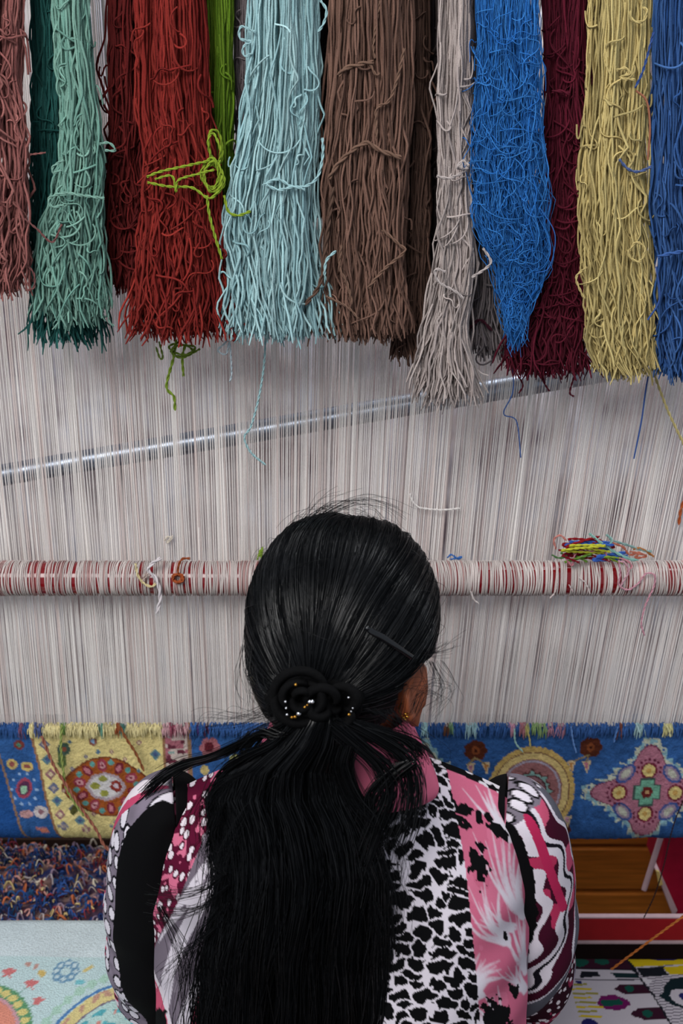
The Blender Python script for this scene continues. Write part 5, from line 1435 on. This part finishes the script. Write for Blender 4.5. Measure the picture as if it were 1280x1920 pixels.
def head_strands(n, M_, seed):
    r = np.random.default_rng(seed)
    d = unit(r.standard_normal((n * 3, 3)))
    d = d[hair_mask(d)]
    ang = np.arccos(np.clip(d @ pole_l, -1, 1))
    d, ang = d[(ang > 0.35)], ang[ang > 0.35]
    d, ang = d[:n], ang[:n]
    n = len(d)
    ax = unit(d - (d @ pole_l)[:, None] * pole_l[None])       # azimuth direction round the pole
    ay = np.cross(pole_l[None], ax)
    a1 = 0.16 + 0.05 * r.random(n)
    t = np.linspace(0, 1, M_)
    A = ang[:, None] + (a1 - ang)[:, None] * t[None]
    az0 = np.arctan2(ax @ np.array([0, 0, 1.0]), ax @ np.array([1.0, 0, 0]))
    wob = 0.05 * np.sin(A * 3.0 + az0[:, None] * 5 + 1.0) + 0.03 * r.standard_normal((n, 1)) * np.sin(t * math.pi)[None]
    D = np.cos(A)[..., None] * pole_l + np.sin(A)[..., None] * (np.cos(wob)[..., None] * ax[:, None] + np.sin(wob)[..., None] * ay[:, None])
    over = ((D[..., 0] > 0.40) & (D[..., 2] < -0.10) & (D[..., 1] > -0.46)).any(1)
    D, A, az0, n = D[~over], A[~over], az0[~over], int((~over).sum())
    lock = 0.006 * np.sin(az0 * 23 + 2 * np.sin(az0 * 7)) + 0.005 * np.sin(az0 * 51)
    k = 0.994 + lock[:, None] * np.clip(A, 0, 1) + (0.012 * r.random((n, 1)) ** 2) * np.sin(np.clip(t * 1.1, 0, 1) * math.pi)[None] + 0.004 * r.random((n, 1))
    return shape(unit(D), k)
strand_mesh('combed_strands', head_strands(3700, 14, 61), 0.00038, 0.00032, hair)

# flyaways round the head
def flyaways(n, seed):
    r = np.random.default_rng(seed)
    d = unit(r.standard_normal((n * 6, 3))); d = d[hair_mask(d)][:n]
    ax = unit(np.cross(d, r.standard_normal(d.shape)))
    t = np.linspace(0, 1, 14)
    L = r.uniform(0.25, 0.8, (len(d), 1))
    A = L * t[None]
    D = np.cos(A)[..., None] * d[:, None] + np.sin(A)[..., None] * ax[:, None]
    k = 1.0 + r.uniform(0.015, 0.085, (len(d), 1)) * np.sin(t * r.uniform(2.0, 3.2, (len(d), 1)))
    return shape(unit(D), k)
strand_mesh('stray_strands', flyaways(130, 62), 0.00022, 0.00012, hair)

def px_strands(guides, n, seed, spread=(10, 26), Ysp=0.01, M_=30, wav=6.0, cut=0.25, dY=0.0):
    """guides: lists of (px, py, Y); n strands interpolated round each guide"""
    r = np.random.default_rng(seed); out = []
    for g_ in guides:
        c = spline(np.array(g_, float), M_)
        t = np.linspace(0, 1, M_)
        for k in range(n):
            o = r.standard_normal(2)
            sp = spread[0] + (spread[1] - spread[0]) * t
            q = c.copy()
            e = 1 - cut * r.random()
            q = np.stack([np.interp(t * e, t, q[:, i]) for i in range(3)], -1)
            w = wav * np.sin(t * r.uniform(3, 9) + r.uniform(0, 6.28)) * t
            q[:, 0] += o[0] * sp * 0.5 + w
            q[:, 1] += o[1] * sp * 0.35 * (0.3 + t)
            q[:, 2] += r.standard_normal() * Ysp * 0.5 + dY
            out.append(P(q[:, 0], q[:, 1], q[:, 2]))
    return np.array(out)

# ponytail: clumps of long strands that fan out over the back
tail_py = np.array([1322, 1350, 1400, 1450, 1500, 1560, 1640, 1720, 1800, 1920, 2080])
tail_l = np.array([560, 545, 496, 424, 398, 412, 414, 400, 374, 362, 370])
tail_r = np.array([640, 650, 656, 654, 672, 704, 728, 722, 718, 726, 700])
tail_y = np.array([0.915, 0.902, 0.898, 0.898, 0.893, 0.886, 0.880, 0.875, 0.873, 0.870, 0.868])
def ponytail(ncl, per, M_, seed):
    r = np.random.default_rng(seed); out = []
    py = np.concatenate([np.linspace(1322, 1450, 9)[:-1], np.linspace(1450, 2060, M_ - 8)])
    t = (py - py[0]) / (py[-1] - py[0])
    xl, xr = np.interp(py, tail_py, tail_l), np.interp(py, tail_py, tail_r)
    cx, hw = (xl + xr) / 2, (xr - xl) / 2
    yb = np.interp(py, tail_py, tail_y)
    for c in range(ncl):
        a0 = np.clip(-0.97 + 1.94 * (c + 0.5) / ncl + r.normal() * 0.03, -1, 1); a0 = math.sin(a0 * 1.45)
        b0 = r.random()
        ph, f, am = r.uniform(0, 6.28), r.uniform(4, 11), r.uniform(0.02, 0.12)
        ph2, f2 = r.uniform(0, 6.28), r.uniform(9, 16)
        a_c = a0 * (1 - 0.05 * t) + am * np.sin(t * f + ph) * np.clip(t * 3, 0, 1) + 0.012 * np.sin(t * f2 + ph2) * np.clip(t * 3, 0, 1)
        hole = np.exp(-((py - 1500) / 70) ** 2)               # the tail parts right of the middle over the pink yoke
        a_c = a_c + np.where((a_c > 0.2) & (a_c < 0.66), 0.0, 0.0)
        for k in range(per):
            da = r.normal() * (0.050 - 0.020 * t)
            if r.random() < 0.24: da = da + r.normal() * 0.15 * t + 0.09 * np.sin(t * r.uniform(4, 11) + r.uniform(0, 6.28)) * t
            sh = r.normal(); a = a_c + da + 0.010 * np.sin(t * r.uniform(10, 26) + r.uniform(0, 6.28))
            b = np.clip(b0 + 0.35 * r.normal(), -0.2, 1.15)
            x = cx + hw * a
            y = yb + 0.022 * a ** 2 - b * 0.020 * np.clip(1.15 - a ** 2, 0.05, 1)
            y = y + 0.0015 * np.sin(t * r.uniform(10, 22) + r.uniform(0, 6.28))
            e = 1.0 if r.random() < 0.7 else r.uniform(0.45, 1.0)
            idx = np.linspace(0, (M_ - 1) * e, M_)
            q = np.stack([np.interp(idx, np.arange(M_), v) for v in (x, py, y)], -1)
            out.append(P(q[:, 0], q[:, 1], q[:, 2]))
    return np.array(out)
tail = empty('ponytail', tuple(B0), person)
tail['label'] = 'long loose black ponytail spread over the back'
strand_mesh('ponytail_strands', ponytail(78, 33, 21, 63), 0.00050, 0.00034, tail)
# solid heart of the tail
pyc = np.linspace(1330, 2040, 40)
xl, xr, yb = np.interp(pyc, tail_py, tail_l), np.interp(pyc, tail_py, tail_r), np.interp(pyc, tail_py, tail_y)
aa = np.linspace(0, 2 * math.pi, 28, endpoint=False)
nar = np.interp(pyc, [1330, 1400, 1450, 1520, 1600, 2040], [0.75, 0.72, 0.74, 0.78, 0.82, 0.84])
sh = np.interp(pyc, [1330, 1400, 1500, 1600, 2040], [0, 0, 0, -4, -4])
rowsV = []
for k in range(40):
    cx = (xl[k] + xr[k]) / 2 + sh[k]; hw = (xr[k] - xl[k]) / 2 * nar[k]
    rowsV.append(P(cx + hw * np.cos(aa), pyc[k] + 0 * aa, yb[k] + 0.004 + 0.010 * np.cos(aa) ** 2 + 0.009 * np.sin(aa)))
mk('ponytail_core', np.array(rowsV).reshape(-1, 3), gridq(40, 28, True), M_SCALP, tail)
locks_l = [[(548, 1346, 0.885), (505, 1372, 0.885), (455, 1392, 0.893), (400, 1418, 0.915), (345, 1434, 0.945), (300, 1462, 0.968), (262, 1500, 0.975)],
           [(552, 1352, 0.882), (520, 1392, 0.882), (470, 1418, 0.892), (425, 1450, 0.905), (400, 1500, 0.900), (395, 1580, 0.89)],
           [(556, 1350, 0.88), (528, 1380, 0.88), (492, 1372, 0.885), (462, 1398, 0.895), (430, 1440, 0.91)]]
locks_r = [[(640, 1350, 0.885), (700, 1368, 0.887), (752, 1386, 0.893), (782, 1408, 0.900), (788, 1424, 0.905)],
           [(636, 1352, 0.88), (700, 1384, 0.882), (752, 1422, 0.888), (772, 1474, 0.888), (766, 1540, 0.878), (746, 1600, 0.87)],
           [(620, 1356, 0.876), (668, 1396, 0.876), (716, 1440, 0.88), (732, 1490, 0.88), (706, 1560, 0.872), (680, 1640, 0.862)],
           [(648, 1400, 0.874), (640, 1440, 0.876), (664, 1496, 0.878), (700, 1540, 0.876), (720, 1600, 0.87)],
           [(760, 1430, 0.886), (722, 1460, 0.882), (694, 1500, 0.88), (690, 1550, 0.876)]]
strand_mesh('side_lock', px_strands([locks_l[0]], 150, 71, (10, 13), 0.004, 26, 3, 0.25, 0.012), 0.00042, 0.0003, tail)
strand_mesh('side_lock', px_strands(locks_l[1:], 70, 72, (14, 22), 0.006, 26, 4, 0.25, 0.012), 0.0004, 0.0003, tail)
strand_mesh('side_lock', px_strands(locks_r, 105, 73, (22, 22), 0.006, 26, 4, 0.25, 0.012), 0.0004, 0.0003, tail)
wisps = [[(425, 1500, 0.885), (396, 1570, 0.887), (398, 1650, 0.88), (420, 1710, 0.872)], [(415, 1700, 0.875), (372, 1760, 0.877), (350, 1850, 0.872), (360, 1940, 0.862)], [(402, 1740, 0.872), (345, 1790, 0.876), (296, 1850, 0.885)], [(722, 1540, 0.875), (748, 1610, 0.874), (734, 1700, 0.866)], [(722, 1620, 0.87), (746, 1720, 0.866), (728, 1830, 0.862)], [(560, 1420, 0.872), (480, 1500, 0.87), (420, 1620, 0.868), (400, 1760, 0.862)], [(470, 1440, 0.88), (412, 1470, 0.89), (372, 1530, 0.895), (378, 1590, 0.89)],
         [(430, 1660, 0.87), (380, 1700, 0.875), (330, 1712, 0.885), (272, 1704, 0.90)], [(420, 1640, 0.87), (380, 1668, 0.876), (320, 1678, 0.888), (285, 1672, 0.90)], [(410, 1520, 0.88), (405, 1570, 0.88), (430, 1620, 0.875)], [(400, 1560, 0.885), (388, 1600, 0.885), (420, 1640, 0.87)],
         [(300, 1700, 0.885), (330, 1760, 0.88), (352, 1830, 0.872), (350, 1900, 0.865)], [(700, 1690, 0.86), (716, 1760, 0.86), (706, 1850, 0.858)]]
strand_mesh('loose_wisps', px_strands(wisps, 26, 74, (8, 30), 0.006, 20, 8, 0.25, 0.012), 0.00024, 0.00014, tail)
neckw = [[(466, 1210, 0.97), (462, 1260, 0.955), (470, 1310, 0.945), (486, 1340, 0.935)], [(480, 1250, 0.94), (500, 1300, 0.92), (540, 1335, 0.905)], [(520, 1320, 0.91), (470, 1350, 0.92), (410, 1352, 0.93), (390, 1400, 0.94)], [(540, 1340, 0.90), (480, 1360, 0.905), (430, 1400, 0.92)],
         [(800, 1225, 0.96), (820, 1222, 0.955), (850, 1205, 0.95)], [(770, 1340, 0.93), (790, 1290, 0.935), (826, 1300, 0.94), (800, 1350, 0.93)], [(700, 1330, 0.91), (750, 1360, 0.91), (790, 1400, 0.91), (800, 1440, 0.91)], [(730, 1330, 0.92), (760, 1380, 0.915), (772, 1430, 0.90)],
         [(600, 966, 1.045), (650, 942, 1.045), (700, 946, 1.045), (750, 980, 1.04)], [(560, 988, 1.035), (600, 952, 1.045), (650, 952, 1.045)], [(810, 1240, 0.95), (830, 1290, 0.95), (800, 1330, 0.94)]]
strand_mesh('neck_wisps', px_strands(neckw, 20, 75, (22, 42), 0.012, 18, 10), 0.00020, 0.00011, hair)

# ------------------------------------------------------------------ hair ornaments
scr = empty('scrunchie', tuple(B0), person)
scr['label'] = 'black velvet rose scrunchie with tiny beads'
rosec = P(566, 1304, 0.900)
fr_r, fr_u, fr_f = np.array((1.0, 0, 0)), np.array((0, ST, CT)), np.array((0, -CT, ST))
def frame(c, u, v, w): return c + u * fr_r + v * fr_u + w * fr_f
# gathered band
a = np.linspace(0, 2 * math.pi, 61)
band = np.array([frame(P(590, 1312, 0.917), 0.031 * math.cos(q), 0.017 * math.sin(q), 0.004 * math.sin(9 * q)) for q in a])
Vv, Q, _ = tubes(band, (0.0105 + 0.0025 * np.sin(a * 13))[None], 14); mk('band', Vv, Q, M_VELVET, scr)
def petal(c, r, a0, a1, lift, w):
    """a curled ribbon petal: arc strip with a rolled lip"""
    aa_ = np.linspace(a0, a1, 30); vv = np.linspace(0, 1, 9)
    tt = (aa_ - a0) / (a1 - a0)
    env = np.sin(np.clip(tt, 0, 1) * math.pi) ** 0.5
    V_ = np.array([[frame(c, (r + w * (0.15 + 0.85 * v ** 1.5) * env[i]) * math.cos(q), (r + w * (0.15 + 0.85 * v ** 1.5) * env[i]) * math.sin(q) * 0.9, lift * math.sin(v * 2.4) * env[i] + 0.004) for v in vv] for i, q in enumerate(aa_)])
    o_ = mk('petal', V_.reshape(-1, 3), gridq(30, 9), M_VELVET, scr)
    s_ = o_.modifiers.new('thick', 'SOLIDIFY'); s_.thickness = 0.0022; s_.offset = 0
    return o_
for c, r, a0, a1, lf, w in ((rosec, 0.019, 0.2, 3.6, 0.012, 0.010), (rosec, 0.018, 2.6, 6.0, 0.012, 0.010), (rosec, 0.012, 4.4, 7.6, 0.016, 0.009), (rosec, 0.011, 1.0, 4.2, 0.017, 0.008), (rosec, 0.005, 3.0, 6.4, 0.020, 0.008), (rosec, 0.003, 0.0, 3.4, 0.021, 0.007),
                           (P(604, 1318, 0.896), 0.010, 0.0, 3.3, 0.014, 0.010), (P(604, 1318, 0.896), 0.005, 2.4, 5.8, 0.016, 0.010), (P(636, 1312, 0.904), 0.009, -1.0, 2.4, 0.013, 0.010), (P(636, 1312, 0.904), 0.006, 1.6, 4.9, 0.013, 0.009), (P(636, 1330, 0.904), 0.008, 3.4, 6.4, 0.012, 0.008)):
    petal(c, r, a0, a1, lf, w)
for px, py, r, m in ((535, 1316, 0.0011, M_SILVER), (536, 1328, 0.0010, M_SILVER), (538, 1340, 0.0013, M_SILVER), (547, 1345, 0.0014, M_GOLD), (553, 1344, 0.0016, M_GOLD), (560, 1338, 0.0023, M_SILVER), (566, 1331, 0.0010, M_GOLD), (571, 1326, 0.0013, M_GOLD), (576, 1322, 0.0010, M_GOLD), (580, 1316, 0.0017, M_SILVER), (585, 1316, 0.0019, M_SILVER), (554, 1284, 0.0013, M_GOLD), (654, 1340, 0.0014, M_GOLD), (658, 1334, 0.0008, M_SILVER), (661, 1328, 0.0008, M_SILVER), (653, 1308, 0.0010, M_SILVER)):
    Vv, Q = ellipsoid(P(px, py, 0.876), (r, r, r), None, 8, 12); mk('bead', Vv, Q, m, scr)

# hair clip
def clip():
    e = empty('hair_clip', tuple(P(730, 1205, 0.93)), person)
    e['label'] = 'glossy black hair clip above the right ear'
    q = np.array([(688, 1178), (700, 1186), (716, 1194), (734, 1206), (752, 1218), (772, 1232)], float)
    q = spline(q, 24)
    # lay it on the hair surface: march from the camera to the hair ellipsoid
    o = np.array((0, 0, CAM_Z))
    pts = []
    for x_, y_ in q:
        d = unit(P(x_, y_, 1.0) - o)
        ol, dl = (HR.T @ (o - HC)) / (HAIR_AX * 1.03), (HR.T @ d) / (HAIR_AX * 1.03)
        A, B, Cq = dl @ dl, 2 * ol @ dl, ol @ ol - 1
        t = (-B - math.sqrt(max(B * B - 4 * A * Cq, 0))) / (2 * A)
        pts.append(o + d * (t - 0.002))
    pts = np.array(pts)
    T = unit(np.gradient(pts, axis=0)); nrm = unit(pts - HC); sd_ = unit(np.cross(T, nrm))
    wid = 0.0030 * np.interp(np.linspace(0, 1, 24), [0, 0.12, 0.5, 1], [0.6, 1, 1, 0.75])
    prof = [(-1, -0.3), (-1, 0.3), (-0.5, 0.9), (0.5, 0.9), (1, 0.3), (1, -0.3)]
    V_ = np.array([[pts[i] + sd_[i] * a_ * wid[i] + nrm[i] * b_ * 0.0014 for a_, b_ in prof] for i in range(24)])
    bag = Bag(); bag.add(V_.reshape(-1, 3), gridq(24, 6, True)); bag.build('clip_bar', M_BLACKGLOSS, e)
    Vv, Q = ellipsoid(pts[0] + nrm[0] * 0.0005, (0.0024, 0.0024, 0.0024), None, 8, 12); mk('clip_tip', Vv, Q, M_BLACKGLOSS, e)
clip()
# earring
er = empty('earring', tuple(P(757, 1335, 0.985)), person)
er['label'] = 'small gold earring with a cluster of beads'
YE = 0.955
hp = P(757 + 9 * np.cos(np.linspace(0.6, 5.9, 24)), 1330 + 13 * np.sin(np.linspace(0.6, 5.9, 24)), YE)
Vv, Q, _ = tubes(hp, 0.0008, 6); mk('hook', Vv, Q, M_GOLD, er)
for px, py, r in ((756, 1346, 0.0020), (763, 1344, 0.0019), (760, 1339, 0.0018), (759, 1349, 0.0016), (764, 1336, 0.0014)):
    Vv, Q = ellipsoid(P(px, py, YE - 0.001), (r, r, r), None, 8, 12); mk('gold_bead', Vv, Q, M_GOLD, er)
